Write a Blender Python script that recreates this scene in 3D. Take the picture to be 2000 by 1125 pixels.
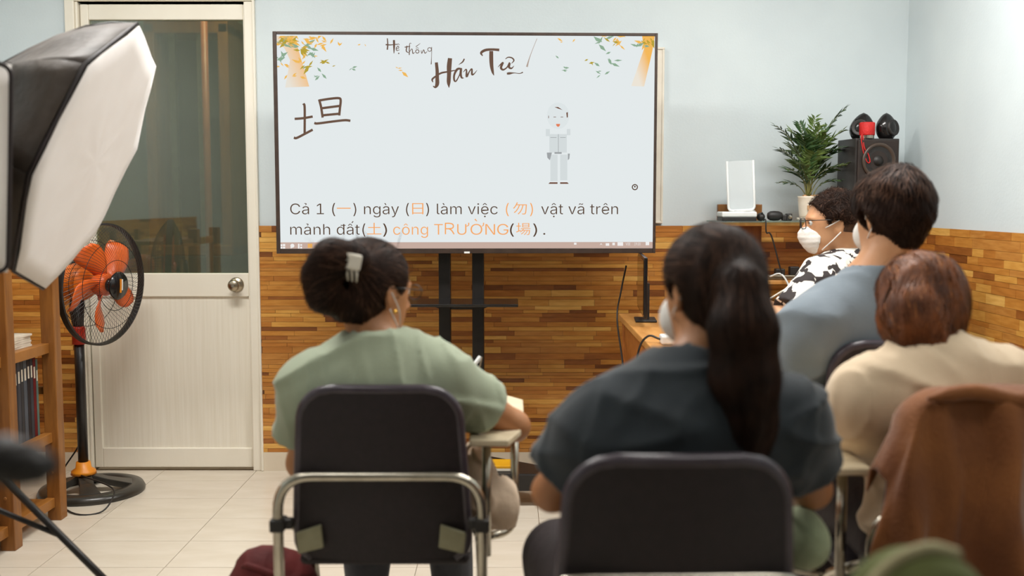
import bpy, bmesh, math, random
import numpy as np
from mathutils import Vector, Matrix, Euler

for _o in list(bpy.data.objects):
    bpy.data.objects.remove(_o, do_unlink=True)
SC = bpy.context.scene
COL = SC.collection
R = math.radians
random.seed(7)
RNG = np.random.default_rng(11)

# ------------------------------------------------------------ camera
FPX = 2000.0
PITCH = R(4.8)
EYE = 1.30
cam_d = bpy.data.cameras.new('camera')
cam = bpy.data.objects.new('camera', cam_d)
COL.objects.link(cam)
cam_d.sensor_width = 36.0
cam_d.lens = 36.0
cam.location = (0, 0, EYE)
cam.rotation_euler = (R(90) - PITCH, 0, 0)
cam_d.clip_start = 0.02
cam_d.dof.use_dof = True
cam_d.dof.focus_distance = 4.4
cam_d.dof.aperture_fstop = 2.0
SC.camera = cam

# ------------------------------------------------------------ world, exposure
SC.view_settings.view_transform = 'Standard'
SC.view_settings.look = 'None'
SC.view_settings.gamma = 1.0
SC.view_settings.use_curve_mapping = False
SC.view_settings.exposure = 0.0
w = bpy.data.worlds.new('world')
SC.world = w
w.use_nodes = True
w.node_tree.nodes['Background'].inputs[0].default_value = (0.55, 0.6, 0.65, 1)
w.node_tree.nodes['Background'].inputs[1].default_value = 0.05

# ------------------------------------------------------------ ceiling lamps (light only; fixtures are built with the room)
LAMPS = [(-1.15, 3.3, 53), (0.95, 3.3, 50), (-1.15, 1.5, 11), (0.95, 1.5, 11), (-0.1, -1.0, 3)]
CEIL = 2.9
for lx, ly, pw in LAMPS:
    ld = bpy.data.lights.new('ceiling_lamp_light', 'AREA')
    ld.shape = 'RECTANGLE'
    ld.size = 1.15
    ld.size_y = 0.28
    ld.energy = pw
    ld.color = (1.0, 0.975, 0.94)
    lo = bpy.data.objects.new('ceiling_lamp_light', ld)
    COL.objects.link(lo)
    lo.location = (lx, ly, CEIL - 0.085)

# ------------------------------------------------------------ pixel helpers (2000x1125 photograph)
def ray(u, v):
    cx = (u - 1000.0) / FPX
    cz = -(v - 562.5) / FPX
    c, s = math.cos(PITCH), math.sin(PITCH)
    return Vector((cx, c + cz * s, -s + cz * c))
def at(u, v, Y):
    d = ray(u, v)
    return Vector((0, 0, EYE)) + d * (Y / d.y)
def onfloor(u, v, z=0.0):
    d = ray(u, v)
    return Vector((0, 0, EYE)) + d * ((z - EYE) / d.z)

# ------------------------------------------------------------ materials
def lin(c):
    r = []
    for x in c[:3]:
        x = x / 255.0
        r.append(x / 12.92 if x <= 0.04045 else ((x + 0.055) / 1.055) ** 2.4)
    return (r[0], r[1], r[2], 1.0)
def mix_of(nt, t='RGBA'):
    m = nt.nodes.new('ShaderNodeMix'); m.data_type = t
    return m
def mat(name, col, rough=0.6, metal=0.0, col2=None, scale=8.0, stretch=(1, 1, 1), bump=0.0, bscale=None,
        spec=0.5, sheen=0.0, coat=0.0, contrast=(0.35, 0.65), detail=3.0):
    m = bpy.data.materials.new(name)
    m.use_nodes = True
    nt = m.node_tree
    b = nt.nodes['Principled BSDF']
    b.inputs['Base Color'].default_value = lin(col)
    b.inputs['Roughness'].default_value = rough
    b.inputs['Metallic'].default_value = metal
    b.inputs['Specular IOR Level'].default_value = spec
    if sheen: 
        b.inputs['Sheen Weight'].default_value = sheen
        b.inputs['Sheen Roughness'].default_value = 0.4
    if coat:
        b.inputs['Coat Weight'].default_value = coat
        b.inputs['Coat Roughness'].default_value = 0.15
    if col2 is not None or bump:
        tc = nt.nodes.new('ShaderNodeTexCoord')
        mp = nt.nodes.new('ShaderNodeMapping')
        mp.inputs['Scale'].default_value = stretch
        nt.links.new(tc.outputs['Object'], mp.inputs['Vector'])
        if col2 is not None:
            n = nt.nodes.new('ShaderNodeTexNoise')
            n.inputs['Scale'].default_value = scale
            n.inputs['Detail'].default_value = detail
            nt.links.new(mp.outputs[0], n.inputs['Vector'])
            rp = nt.nodes.new('ShaderNodeValToRGB')
            rp.color_ramp.elements[0].position = contrast[0]
            rp.color_ramp.elements[1].position = contrast[1]
            rp.color_ramp.elements[0].color = lin(col)
            rp.color_ramp.elements[1].color = lin(col2)
            nt.links.new(n.outputs['Fac'], rp.inputs['Fac'])
            nt.links.new(rp.outputs['Color'], b.inputs['Base Color'])
        if bump:
            n2 = nt.nodes.new('ShaderNodeTexNoise')
            n2.inputs['Scale'].default_value = bscale or scale * 3
            n2.inputs['Detail'].default_value = 3.0
            nt.links.new(mp.outputs[0], n2.inputs['Vector'])
            bp = nt.nodes.new('ShaderNodeBump')
            bp.inputs['Strength'].default_value = bump
            bp.inputs['Distance'].default_value = 0.01
            nt.links.new(n2.outputs['Fac'], bp.inputs['Height'])
            nt.links.new(bp.outputs[0], b.inputs['Normal'])
    return m
def emit(name, col, strength=1.0):
    m = bpy.data.materials.new(name)
    m.use_nodes = True
    nt = m.node_tree
    nt.nodes.remove(nt.nodes['Principled BSDF'])
    e = nt.nodes.new('ShaderNodeEmission')
    e.inputs[0].default_value = lin(col)
    e.inputs[1].default_value = strength
    nt.links.new(e.outputs[0], nt.nodes['Material Output'].inputs[0])
    return m
def glass(name, tint, diff, ft, fd, fg, rough=0.03):
    m = bpy.data.materials.new(name)
    m.use_nodes = True
    nt = m.node_tree
    nt.nodes.remove(nt.nodes['Principled BSDF'])
    t = nt.nodes.new('ShaderNodeBsdfTransparent'); t.inputs[0].default_value = lin(tint)
    d = nt.nodes.new('ShaderNodeBsdfDiffuse'); d.inputs[0].default_value = lin(diff)
    g = nt.nodes.new('ShaderNodeBsdfGlossy'); g.inputs['Roughness'].default_value = rough
    g.inputs[0].default_value = (0.9, 0.92, 0.9, 1)
    a = nt.nodes.new('ShaderNodeMixShader'); a.inputs[0].default_value = fd / (ft + fd)
    nt.links.new(t.outputs[0], a.inputs[1]); nt.links.new(d.outputs[0], a.inputs[2])
    c = nt.nodes.new('ShaderNodeMixShader'); c.inputs[0].default_value = fg
    nt.links.new(a.outputs[0], c.inputs[1]); nt.links.new(g.outputs[0], c.inputs[2])
    nt.links.new(c.outputs[0], nt.nodes['Material Output'].inputs[0])
    return m
M = {}
M['wall'] = mat('wall_paint', (210, 220, 222), 0.75, col2=(204, 214, 217), scale=2.5, bump=0.06, bscale=90)
M['ceiling'] = mat('ceiling_paint', (226, 226, 222), 0.8, col2=(218, 218, 214), scale=3)
M['rear'] = mat('rear_wall_dark_tone', (120, 118, 114), 0.8, col2=(110, 108, 104), scale=3)  # unseen wall, toned dark to cut bounce onto the sitters' backs
M['cream'] = mat('cream_door_paint', (240, 234, 219), 0.45, col2=(233, 226, 209), scale=3, stretch=(1, 1, 0.3), bump=0.04, bscale=60)
M['cream2'] = mat('cream_panel_paint', (238, 232, 217), 0.5, col2=(232, 225, 208), scale=22, stretch=(4, 4, 0.12), bump=0.06, bscale=40)
M['base'] = mat('baseboard_tile', (226, 213, 192), 0.3, col2=(216, 202, 180), scale=6)
M['tile'] = mat('floor_tile', (216, 206, 190), 0.25, col2=(208, 197, 179), scale=3.5, stretch=(1, 3, 1), bump=0.02, bscale=20)
M['grout'] = mat('floor_grout', (172, 154, 130), 0.8, col2=(160, 142, 118), scale=20)
WOODS = []
for i, (c1, c2) in enumerate([((204, 142, 66), (186, 122, 50)), ((218, 162, 80), (202, 142, 62)), ((190, 124, 54), (170, 106, 42)),
                              ((160, 98, 44), (140, 82, 34)), ((136, 80, 36), (114, 64, 28)), ((198, 138, 68), (180, 118, 52)), ((230, 180, 98), (214, 160, 78))]):
    WOODS.append(mat('wainscot_wood_%d' % i, c1, 0.34, col2=c2, scale=6, stretch=(2.0, 2.0, 14), bump=0.05, bscale=30))
M['joint'] = mat('wainscot_joint', (130, 80, 36), 0.6, col2=(70, 40, 18), scale=20)
M['shelfwood'] = mat('shelf_wood', (156, 102, 44), 0.42, col2=(128, 80, 32), scale=6, stretch=(6, 1, 1), bump=0.06, bscale=40)
M['shelfwood_v'] = mat('shelf_wood_upright', (150, 97, 42), 0.42, col2=(122, 75, 30), scale=6, stretch=(6, 6, 0.8), bump=0.06, bscale=40)
M['deskwood'] = mat('desk_wood', (176, 108, 48), 0.38, col2=(154, 90, 38), scale=5, stretch=(1, 5, 5), bump=0.04, bscale=30)
M['desktop'] = mat('desk_top_wood', (206, 150, 84), 0.35, col2=(184, 126, 64), scale=5, stretch=(5, 1, 5), bump=0.04, bscale=30)
M['black'] = mat('black_metal', (26, 23, 22), 0.4, col2=(34, 30, 28), scale=30)
M['blackp'] = mat('black_plastic', (30, 27, 26), 0.5, col2=(40, 36, 33), scale=40, bump=0.05, bscale=200)
M['blackgloss'] = mat('black_gloss_plastic', (22, 20, 20), 0.18, col2=(28, 26, 26), scale=20)
M['fanbase'] = mat('fan_base_plastic', (58, 54, 48), 0.28, col2=(46, 43, 38), scale=8)  # black base lifted to grey, its reflections put into the colour
M['bezel'] = mat('tv_bezel', (52, 40, 34), 0.4, col2=(62, 48, 40), scale=30)
M['chrome'] = mat('brushed_tube_steel', (196, 190, 176), 0.24, metal=1.0, col2=(176, 170, 156), scale=20)
M['steel'] = mat('satin_steel', (178, 166, 146), 0.3, metal=1.0, col2=(160, 148, 128), scale=20)
M['plate'] = mat('chair_bracket', (150, 146, 118), 0.5, metal=0.35, col2=(136, 132, 104), scale=25)
M['chair'] = mat('chair_shell', (24, 15, 19), 0.6, col2=(33, 22, 27), scale=60, bump=0.12, bscale=320)
M['chairedge'] = mat('chair_piping_highlight', (62, 54, 62), 0.28, col2=(72, 64, 72), scale=30)  # piping paler than the shell, the bright edge highlight put into its colour
M['tablet'] = mat('tablet_laminate', (222, 208, 178), 0.4, col2=(206, 190, 158), scale=5, stretch=(1, 8, 1))
M['softwhite'] = mat('diffuser_cloth', (250, 244, 240), 0.8, col2=(245, 238, 233), scale=5, stretch=(1, 1, 1), bump=0.1, bscale=16, sheen=0.2)
M['softblack'] = mat('softbox_black_cloth', (50, 42, 35), 0.6, col2=(66, 55, 45), scale=7, bump=0.8, bscale=12, sheen=0.2, spec=0.4)
M['piping'] = mat('softbox_piping', (30, 22, 22), 0.6, col2=(40, 30, 30), scale=30)
M['orange'] = mat('fan_orange_plastic', (236, 124, 30), 0.35, col2=(226, 110, 24), scale=8)
M['orange_t'] = mat('fan_blade_plastic', (236, 110, 40), 0.3, col2=(226, 96, 34), scale=6)
M['orange2'] = mat('fan_collar_plastic', (226, 140, 28), 0.4, col2=(214, 126, 24), scale=12)
M['redp'] = mat('fan_red_plastic', (200, 50, 26), 0.35, col2=(188, 44, 22), scale=12)
M['white'] = mat('white_plastic', (228, 230, 228), 0.35, col2=(220, 222, 220), scale=10)
M['ivory'] = mat('ivory_paint', (226, 220, 206), 0.5, col2=(216, 208, 192), scale=10)
M['paper'] = mat('paper', (226, 216, 198), 0.8, col2=(212, 200, 180), scale=20)
M['cardboard'] = mat('cardboard', (188, 146, 96), 0.8, col2=(172, 130, 82), scale=10, stretch=(1, 1, 5))
M['darkbag'] = mat('dark_blue_cloth', (58, 68, 74), 0.7, col2=(40, 46, 50), scale=8, bump=0.4, bscale=30)
M['yellow'] = mat('yellow_plastic', (226, 170, 32), 0.4, col2=(214, 156, 26), scale=10)
M['red'] = mat('red_cloth', (206, 34, 30), 0.6, col2=(190, 28, 26), scale=30, bump=0.3, bscale=200)
M['pot'] = mat('pot_ceramic', (226, 214, 196), 0.3, col2=(214, 198, 176), scale=14)
M['pebble'] = mat('pot_pebbles', (204, 160, 116), 0.6, col2=(176, 130, 90), scale=60)
M['leaf'] = mat('palm_leaf', (64, 92, 48), 0.4, col2=(40, 64, 32), scale=10)
M['leaf2'] = mat('palm_leaf_light', (112, 134, 70), 0.4, col2=(86, 110, 54), scale=10)
M['stem'] = mat('palm_stem', (122, 118, 64), 0.5, col2=(96, 98, 50), scale=10)
M['skin'] = mat('skin', (206, 156, 116), 0.5, col2=(196, 142, 102), scale=9, bump=0.03, bscale=120)
M['skin2'] = mat('skin_tan', (184, 130, 88), 0.5, col2=(172, 116, 76), scale=9, bump=0.03, bscale=120)
M['mask'] = mat('mask_cloth', (232, 228, 222), 0.8, col2=(222, 217, 210), scale=8, bump=0.2, bscale=40)
M['maskblue'] = mat('mask_cloth_pale_blue', (206, 220, 226), 0.8, col2=(222, 230, 232), scale=12, bump=0.2, bscale=60)
M['hair'] = mat('dark_hair', (40, 25, 18), 0.62, col2=(58, 38, 28), scale=30, stretch=(4, 4, 0.6), bump=0.3, bscale=60, spec=0.2)
M['hair_b'] = mat('brown_black_hair', (32, 19, 14), 0.65, col2=(46, 28, 20), scale=30, stretch=(4, 4, 0.6), bump=0.3, bscale=60, spec=0.2)
M['hair_r'] = mat('auburn_hair', (78, 42, 18), 0.55, col2=(120, 68, 30), scale=24, stretch=(5, 5, 0.8), bump=0.3, bscale=60, spec=0.35)
M['hair_str'] = mat('dark_hair_strand', (48, 30, 21), 0.6, col2=(30, 18, 12), scale=20, spec=0.15)
M['hair_lt'] = mat('hair_highlight_strand', (92, 64, 48), 0.55, col2=(68, 46, 34), scale=20, spec=0.2)  # pale strands that carry the hair highlights in their colour
M['hair_lt_r'] = mat('copper_highlight_strand', (196, 126, 66), 0.45, col2=(160, 94, 44), scale=20, spec=0.4)  # copper tone paints the highlights on the auburn hair
M['hair_str_r'] = mat('auburn_hair_strand', (130, 72, 32), 0.5, col2=(80, 42, 18), scale=20, spec=0.35)
M['green'] = mat('pale_green_jersey', (164, 174, 150), 0.85, col2=(156, 166, 142), scale=7, bump=0.12, bscale=260, sheen=0.25)
M['navy'] = mat('charcoal_jersey', (44, 52, 58), 0.85, col2=(36, 43, 48), scale=7, bump=0.12, bscale=260, sheen=0.3)
M['blue'] = mat('grey_blue_jersey', (126, 137, 146), 0.85, col2=(116, 127, 136), scale=7, bump=0.12, bscale=260, sheen=0.25)
M['beige'] = mat('beige_jersey', (220, 198, 168), 0.85, col2=(210, 188, 158), scale=7, bump=0.12, bscale=260, sheen=0.25)
M['maroon'] = mat('maroon_trousers', (108, 32, 30), 0.8, col2=(84, 24, 24), scale=12, bump=0.3, bscale=40)
M['darkpant'] = mat('dark_trousers', (36, 23, 26), 0.8, col2=(28, 18, 20), scale=12, bump=0.3, bscale=40)
M['greypant'] = mat('grey_trousers', (70, 72, 78), 0.8, col2=(58, 60, 66), scale=12, bump=0.3, bscale=40)
M['shoe'] = mat('dark_shoe', (40, 34, 32), 0.6, col2=(52, 46, 42), scale=12)
M['jacket'] = mat('brown_jacket_cloth', (138, 82, 34), 0.8, col2=(112, 62, 24), scale=7, bump=0.25, bscale=120, sheen=0.3)
M['tote'] = mat('tote_canvas', (226, 204, 180), 0.85, col2=(212, 188, 162), scale=6, bump=0.2, bscale=60)
M['olive'] = mat('olive_green_cloth', (90, 96, 42), 0.85, col2=(76, 82, 34), scale=9, bump=0.3, bscale=80)
M['sage'] = mat('sage_cloth', (170, 178, 146), 0.85, col2=(150, 160, 128), scale=9, bump=0.3, bscale=80)
M['glassdoor'] = glass('door_glass', (214, 220, 200), (126, 130, 114), 0.8, 0.2, 0.10, 0.02)
M['shelfglass'] = glass('shelf_glass', (205, 225, 218), (190, 205, 200), 0.8, 0.2, 0.15, 0.03)
M['acrylic'] = glass('white_acrylic', (240, 246, 248), (232, 238, 240), 0.35, 0.65, 0.08, 0.1)
M['screen'] = emit('tv_screen_white', (228, 234, 235), 1.0)
M['ink'] = emit('screen_dark_ink', (84, 62, 46), 1.0)
M['ink2'] = emit('screen_brush_ink', (108, 84, 70), 1.0)
M['inkfaint'] = emit('screen_faint_ink', (178, 160, 148), 1.0)
M['inko'] = emit('screen_orange', (246, 168, 100), 1.0)
M['taskbar'] = emit('screen_taskbar', (198, 172, 160), 1.0)
M['icon'] = emit('screen_icon_white', (240, 238, 236), 1.0)
M['iconb'] = emit('screen_icon_blue', (150, 190, 214), 1.0)
M['icono'] = emit('screen_icon_orange', (236, 176, 96), 1.0)
M['leafo'] = emit('screen_leaf_orange', (240, 186, 92), 1.0)
M['leafy'] = emit('screen_leaf_olive', (182, 160, 60), 1.0)
M['leafg'] = emit('screen_leaf_green', (142, 172, 146), 1.0)
M['figure'] = emit('screen_figure_grey', (212, 219, 220), 1.0)
M['figure2'] = emit('screen_figure_pale', (222, 229, 230), 1.0)
M['figured'] = emit('screen_figure_dark', (160, 164, 166), 1.0)
M['figureb'] = emit('screen_figure_brown', (110, 72, 54), 1.0)
M['figurer'] = emit('screen_figure_red', (226, 128, 92), 1.0)

# ------------------------------------------------------------ object helpers
def wloc(o):
    v = Vector((0, 0, 0))
    while o is not None:
        v += o.location
        o = o.parent
    return v
def tag(o, label=None, cat=None, group=None, kind=None):
    if label: o['label'] = label
    if cat: o['category'] = cat
    if group: o['group'] = group
    if kind: o['kind'] = kind
    return o
def thing(name, label, cat, loc=(0, 0, 0), rz=0.0, group=None):
    o = bpy.data.objects.new(name, None)
    o.empty_display_size = 0.05
    COL.objects.link(o)
    o.location = loc
    o.rotation_euler = (0, 0, rz)
    return tag(o, label, cat, group)
def link(name, me, m, parent=None, local=False, smooth=False):
    """world-space mesh (or parent-space when local) linked as one object"""
    if m is not None:
        for mm in (m if isinstance(m, (list, tuple)) else [m]):
            me.materials.append(mm)
    o = bpy.data.objects.new(name, me)
    COL.objects.link(o)
    if parent is not None:
        o.parent = parent
        if not local:
            v = wloc(parent)
            me.transform(Matrix.Translation(-v))
    if smooth:
        me.polygons.foreach_set('use_smooth', [True] * len(me.polygons))
    return o
def obj(name, bm, m, parent=None, local=False, smooth=False, bevel=0.0, seg=2):
    bmesh.ops.recalc_face_normals(bm, faces=bm.faces)
    me = bpy.data.meshes.new(name)
    bm.to_mesh(me)
    bm.free()
    o = link(name, me, m, parent, local, smooth)
    if bevel:
        b = o.modifiers.new('bevel', 'BEVEL')
        b.width = bevel
        b.segments = seg
        b.limit_method = 'ANGLE'
        b.angle_limit = R(35)
    return o
def struct(name, bm, m, parent=None, **k):
    o = obj(name, bm, m, parent, **k)
    if parent is None: o['kind'] = 'structure'
    return o
def B(): return bmesh.new()
def bx(bm, x0, x1, y0, y1, z0, z1, mtx=None):
    vs = [bm.verts.new(Vector((x, y, z))) for x in (x0, x1) for y in (y0, y1) for z in (z0, z1)]
    if mtx is not None:
        for v in vs: v.co = mtx @ v.co
    fs = []
    for f in ((0, 1, 3, 2), (4, 6, 7, 5), (0, 4, 5, 1), (2, 3, 7, 6), (0, 2, 6, 4), (1, 5, 7, 3)):
        fs.append(bm.faces.new([vs[i] for i in f]))
    return fs
def frame_from(t):
    t = t.normalized()
    a = Vector((0, 0, 1)) if abs(t.z) < 0.95 else Vector((1, 0, 0))
    u = t.cross(a).normalized()
    return u, t.cross(u).normalized()
def tube(bm, pts, r, n=10, caps=True, closed=False):
    pts = [Vector(p) for p in pts]
    N = len(pts)
    rs = r if isinstance(r, (list, tuple)) else [r] * N
    rings = []
    u = None
    for i, p in enumerate(pts):
        if closed:
            t = pts[(i + 1) % N] - pts[i - 1]
        else:
            t = pts[min(i + 1, N - 1)] - pts[max(i - 1, 0)]
        t.normalize()
        if u is None:
            u, v = frame_from(t)
        else:
            u = (u - t * u.dot(t))
            if u.length < 1e-6: u, v = frame_from(t)
            u.normalize()
            v = t.cross(u)
        rings.append([bm.verts.new(p + (u * math.cos(2 * math.pi * k / n) + v * math.sin(2 * math.pi * k / n)) * rs[i]) for k in range(n)])
    rng = range(N) if closed else range(N - 1)
    for i in rng:
        a, b = rings[i], rings[(i + 1) % N]
        off = 0
        if closed and i == N - 1:
            off = min(range(n), key=lambda q: (a[0].co - b[q].co).length)
        for k in range(n):
            bm.faces.new((a[k], a[(k + 1) % n], b[(k + 1 + off) % n], b[(k + off) % n]))
    if caps and not closed:
        bm.faces.new(rings[0][::-1])
        bm.faces.new(rings[-1])
def lathe(bm, prof, n=24, origin=(0, 0, 0), mtx=None):
    o = Vector(origin)
    rings = []
    for r, z in prof:
        if r < 1e-6:
            rings.append([bm.verts.new(Vector((0, 0, z)))])
        else:
            rings.append([bm.verts.new(Vector((r * math.cos(2 * math.pi * k / n), r * math.sin(2 * math.pi * k / n), z))) for k in range(n)])
    for a, b in zip(rings, rings[1:]):
        for k in range(n):
            k2 = (k + 1) % n
            if len(a) == 1 and len(b) == 1: continue
            if len(a) == 1: bm.faces.new((a[0], b[k2], b[k]))
            elif len(b) == 1: bm.faces.new((a[k], a[k2], b[0]))
            else: bm.faces.new((a[k], a[k2], b[k2], b[k]))
    for rg in rings:
        for v in rg:
            if mtx is not None: v.co = mtx @ v.co
            v.co += o
def axis_matrix(zdir, updir=Vector((0, 0, 1))):
    z = Vector(zdir).normalized()
    x = Vector(updir).cross(z)
    if x.length < 1e-4: x = Vector((1, 0, 0))
    x.normalize()
    y = z.cross(x)
    return Matrix((x, y, z)).transposed().to_4x4()
def smooth_path(pts, sub=6, closed=False):
    P = [Vector(p) for p in pts]
    N = len(P)
    out = []
    segs = N if closed else N - 1
    for i in range(segs):
        p1, p2 = P[i % N], P[(i + 1) % N]
        p0 = P[i - 1] if (closed or i > 0) else p1 * 2 - p2
        p3 = P[(i + 2) % N] if (closed or i + 2 < N) else p2 * 2 - p1
        for k in range(sub):
            t = k / sub
            out.append(0.5 * ((2 * p1) + (p2 - p0) * t + (2 * p0 - 5 * p1 + 4 * p2 - p3) * t * t + (3 * p1 - p0 - 3 * p2 + p3) * t ** 3))
    if not closed: out.append(P[-1])
    return out
def rounded_bends(pts, rad, sub=5):
    P = [Vector(p) for p in pts]
    out = [P[0]]
    for i in range(1, len(P) - 1):
        a = (P[i - 1] - P[i]); b = (P[i + 1] - P[i])
        r = min(rad, a.length * 0.49, b.length * 0.49)
        s = P[i] + a.normalized() * r
        e = P[i] + b.normalized() * r
        for k in range(sub + 1):
            t = k / sub
            out.append(s * (1 - t) ** 2 + P[i] * 2 * t * (1 - t) + e * t * t)
    out.append(P[-1])
    return out

# ============================================================ THE ROOM
WY = 4.89          # back wall
RX = 1.86          # right wall
LX = -2.45         # left wall
RY = -2.6          # rear wall
WH = 1.188         # wainscot top
DL, DR, DH = -2.045, -1.215, 2.235   # door opening

b = B(); bx(b, LX - .1, RX + .1, RY - .1, WY + 2.7, -0.12, -0.006)
floor = struct('floor', b, M['grout'])
TX0, TW, TY0, TH = -1.69 - 0.45 * 3, 0.45, 4.70 + 0.285, 0.285
tile_me = {}
def tile_piece(x0, x1, y0, y1):
    x0 = max(x0, LX); x1 = min(x1, RX); y1 = min(y1, WY)
    if x1 - x0 < 0.02 or y1 - y0 < 0.02: return
    key = (round(x1 - x0, 3), round(y1 - y0, 3))
    if key not in tile_me:
        bb = B()
        w2, h2 = key[0] / 2 - 0.0012, key[1] / 2 - 0.0012
        bx(bb, -w2, w2, -h2, h2, -0.008, 0.0)
        me = bpy.data.meshes.new('tile')
        bb.to_mesh(me); bb.free()
        me.materials.append(M['tile'])
        tile_me[key] = me
    o = bpy.data.objects.new('tile', tile_me[key])
    COL.objects.link(o)
    o.parent = floor
    o.location = ((x0 + x1) / 2, (y0 + y1) / 2, 0)
for j in range(0, 13):
    for i in range(0, 11):
        tile_piece(TX0 + i * TW, TX0 + (i + 1) * TW, TY0 - (j + 1) * TH, TY0 - j * TH)
ylow = TY0 - 13 * TH
b = B()
yy = ylow
while yy > RY:
    xx = TX0
    while xx < RX:
        xa, xb = max(xx, LX), min(xx + TW, RX)
        ya, yb = max(yy - TH, RY), yy
        if xb - xa > .01 and yb - ya > .01:
            bx(b, xa + .0012, xb - .0012, ya + .0012, yb - .0012, -0.008, 0.0)
        xx += TW
    yy -= TH
o = obj('tile_field', b, M['tile'], floor); o['kind'] = 'stuff'

b = B(); bx(b, LX - .1, RX + .1, RY - .1, WY + .12, CEIL, CEIL + .1)
struct('ceiling', b, M['ceiling'])
b = B()
bx(b, LX - .1, DL, WY, WY + .12, 0, CEIL)
bx(b, DR, RX + .1, WY, WY + .12, 0, CEIL)
bx(b, DL, DR, WY, WY + .12, DH, CEIL)
struct('wall_back', b, M['wall'])
b = B(); bx(b, RX, RX + .1, RY, WY, 0, CEIL)
struct('wall_right', b, M['wall'])
b = B(); bx(b, LX - .1, LX, RY, WY, 0, CEIL)
struct('wall_left', b, M['wall'])
b = B(); bx(b, LX - .1, RX + .1, RY - .1, RY, 0, CEIL)
struct('wall_rear', b, M['rear'])

# ---- wood strip wainscot: every strip a piece of its own
def wainscot(name, origin, du, length, normal, visible, rowh=0.0215, z0=0.092, z1=WH, lens=(0.10, 0.34), seed=3, limit=300):
    rnd = random.Random(seed)
    o3, du, nrm = Vector(origin), Vector(du), Vector(normal)
    bb = B()
    def slab(bm, u0, u1, za, zb, t0, t1):
        vs = []
        for t in (t0, t1):
            for (u, z) in ((u0, za), (u1, za), (u1, zb), (u0, zb)):
                vs.append(bm.verts.new(o3 + du * u + nrm * t + Vector((0, 0, z))))
        fs = [bm.faces.new(vs[4:8]), bm.faces.new(vs[0:4][::-1])]
        for k in range(4):
            fs.append(bm.faces.new((vs[k], vs[(k + 1) % 4], vs[4 + (k + 1) % 4], vs[4 + k])))
        return fs
    slab(bb, 0, length, z0, z1 - 0.004, 0.0005, 0.010)
    back = struct(name, bb, M['joint'])
    pieces = []
    nrow = int(round((z1 - z0) / rowh))
    rh = (z1 - z0) / nrow
    # rows alternate in height as the mosaic does
    z = z1
    hs = [rh * rnd.choice((0.62, 0.8, 1.0, 1.0, 1.3)) for _ in range(nrow)]
    k = (z1 - z0) / sum(hs)
    for hgt in hs:
        hgt *= k
        u = -rnd.uniform(0, .3)
        while u < length:
            L = rnd.uniform(*lens)
            a, c = max(u, 0), min(u + L, length)
            if c - a > 0.012:
                wi = rnd.choices(range(7), weights=(5, 4, 4, 2.4, 1.8, 5, 1.5))[0]
                pieces.append((visible((a + c) / 2, z), a, c, z - hgt, z, rnd.uniform(0.012, 0.0142), wi))
            u += L
        z -= hgt
    pieces.sort(key=lambda p: -p[0])
    for p in pieces[:limit]:
        bm = B()
        slab(bm, p[1] + .0006, p[2] - .0006, p[3] + .0006, p[4] - .0006, 0.009, p[5])
        obj('plank', bm, WOODS[p[6]], back)
    rest = pieces[limit:]
    if rest:
        bm = B()
        for p in rest:
            for f in slab(bm, p[1] + .0006, p[2] - .0006, p[3] + .0006, p[4] - .0006, 0.009, p[5]):
                f.material_index = p[6]
        o = obj('plank_field', bm, WOODS, back)
        o['kind'] = 'stuff'
    return back
TD = 1.285   # where the door trim ends on the left of the main run
wainscot('trim_1', (-1.205, WY, 0), (1, 0, 0), RX + 1.205, (0, -1, 0),
         lambda u, z: 10 - 3 * max(0, (u - 1.75)) - (2.0 - 2 * z if 0.35 < u < 1.35 else 0) - (3 if u < .75 and z < .6 and u > .1 else 0), seed=5)
wainscot('trim_2', (RX, WY - .016, 0), (0, -1, 0), 3.2, (-1, 0, 0), lambda u, z: z * 3 - u, lens=(0.09, 0.22), rowh=0.030, seed=9)
wainscot('trim_3', (LX + .016, WY, 0), (1, 0, 0), (-2.092 - LX - .016), (0, -1, 0), lambda u, z: z, seed=4)
wainscot('trim_4', (LX, WY, 0), (0, -1, 0), 3.0, (1, 0, 0), lambda u, z: z - u, seed=8, limit=0)

b = B(); bx(b, -1.205, RX, WY - .014, WY, 0, .092); struct('baseboard_back', b, M['base'])
b = B(); bx(b, LX, -2.092, WY - .014, WY, 0, .092); struct('baseboard_left', b, M['base'])
b = B(); bx(b, RX - .014, RX, 1.0, WY - .014, 0, .092); struct('baseboard_right', b, M['base'])

# ---- door with glass
door = thing('door_1', None, None, ((DL + DR) / 2, WY, 0)); door['kind'] = 'structure'
b = B()
bx(b, DL - .045, DL, WY - .022, WY + .10, 0, DH + .07)
bx(b, DR, DR + .012, WY - .022, WY + .10, 0, DH + .07)
bx(b, DR - .04, DR, WY - .012, WY + .09, 0, DH)
bx(b, DL, DL + .012, WY - .012, WY + .09, 0, DH)
bx(b, DL - .045, DR + .012, WY - .022, WY + .10, DH, DH + .07)
obj('door_frame', b, M['cream'], door, bevel=.004)
y0, y1 = WY + .008, WY + .05
xl, xr = at(171, 500, WY).x, at(490, 500, WY).x
pl, pr = at(180, 300, WY).x, at(479, 300, WY).x
gt, gb = at(300, 38, WY).z, at(300, 534, WY).z
pt, pb = at(300, 580, WY).z, at(300, 876, WY).z
leaf = B()
bx(leaf, xl, pl, y0, y1, .012, DH - .01)
bx(leaf, pr, xr, y0, y1, .012, DH - .01)
bx(leaf, pl, pr, y0, y1, gt, DH - .01)
bx(leaf, pl, pr, y0, y1, pt, gb)
bx(leaf, pl, pr, y0, y1, .012, pb)
lf = obj('door_leaf', leaf, M['cream'], door, bevel=.004)
b = B(); bx(b, pl - .005, pr + .005, y0 + .012, y1 - .012, pb - .005, pt + .005); obj('lower_panel', b, M['cream2'], door)
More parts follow.
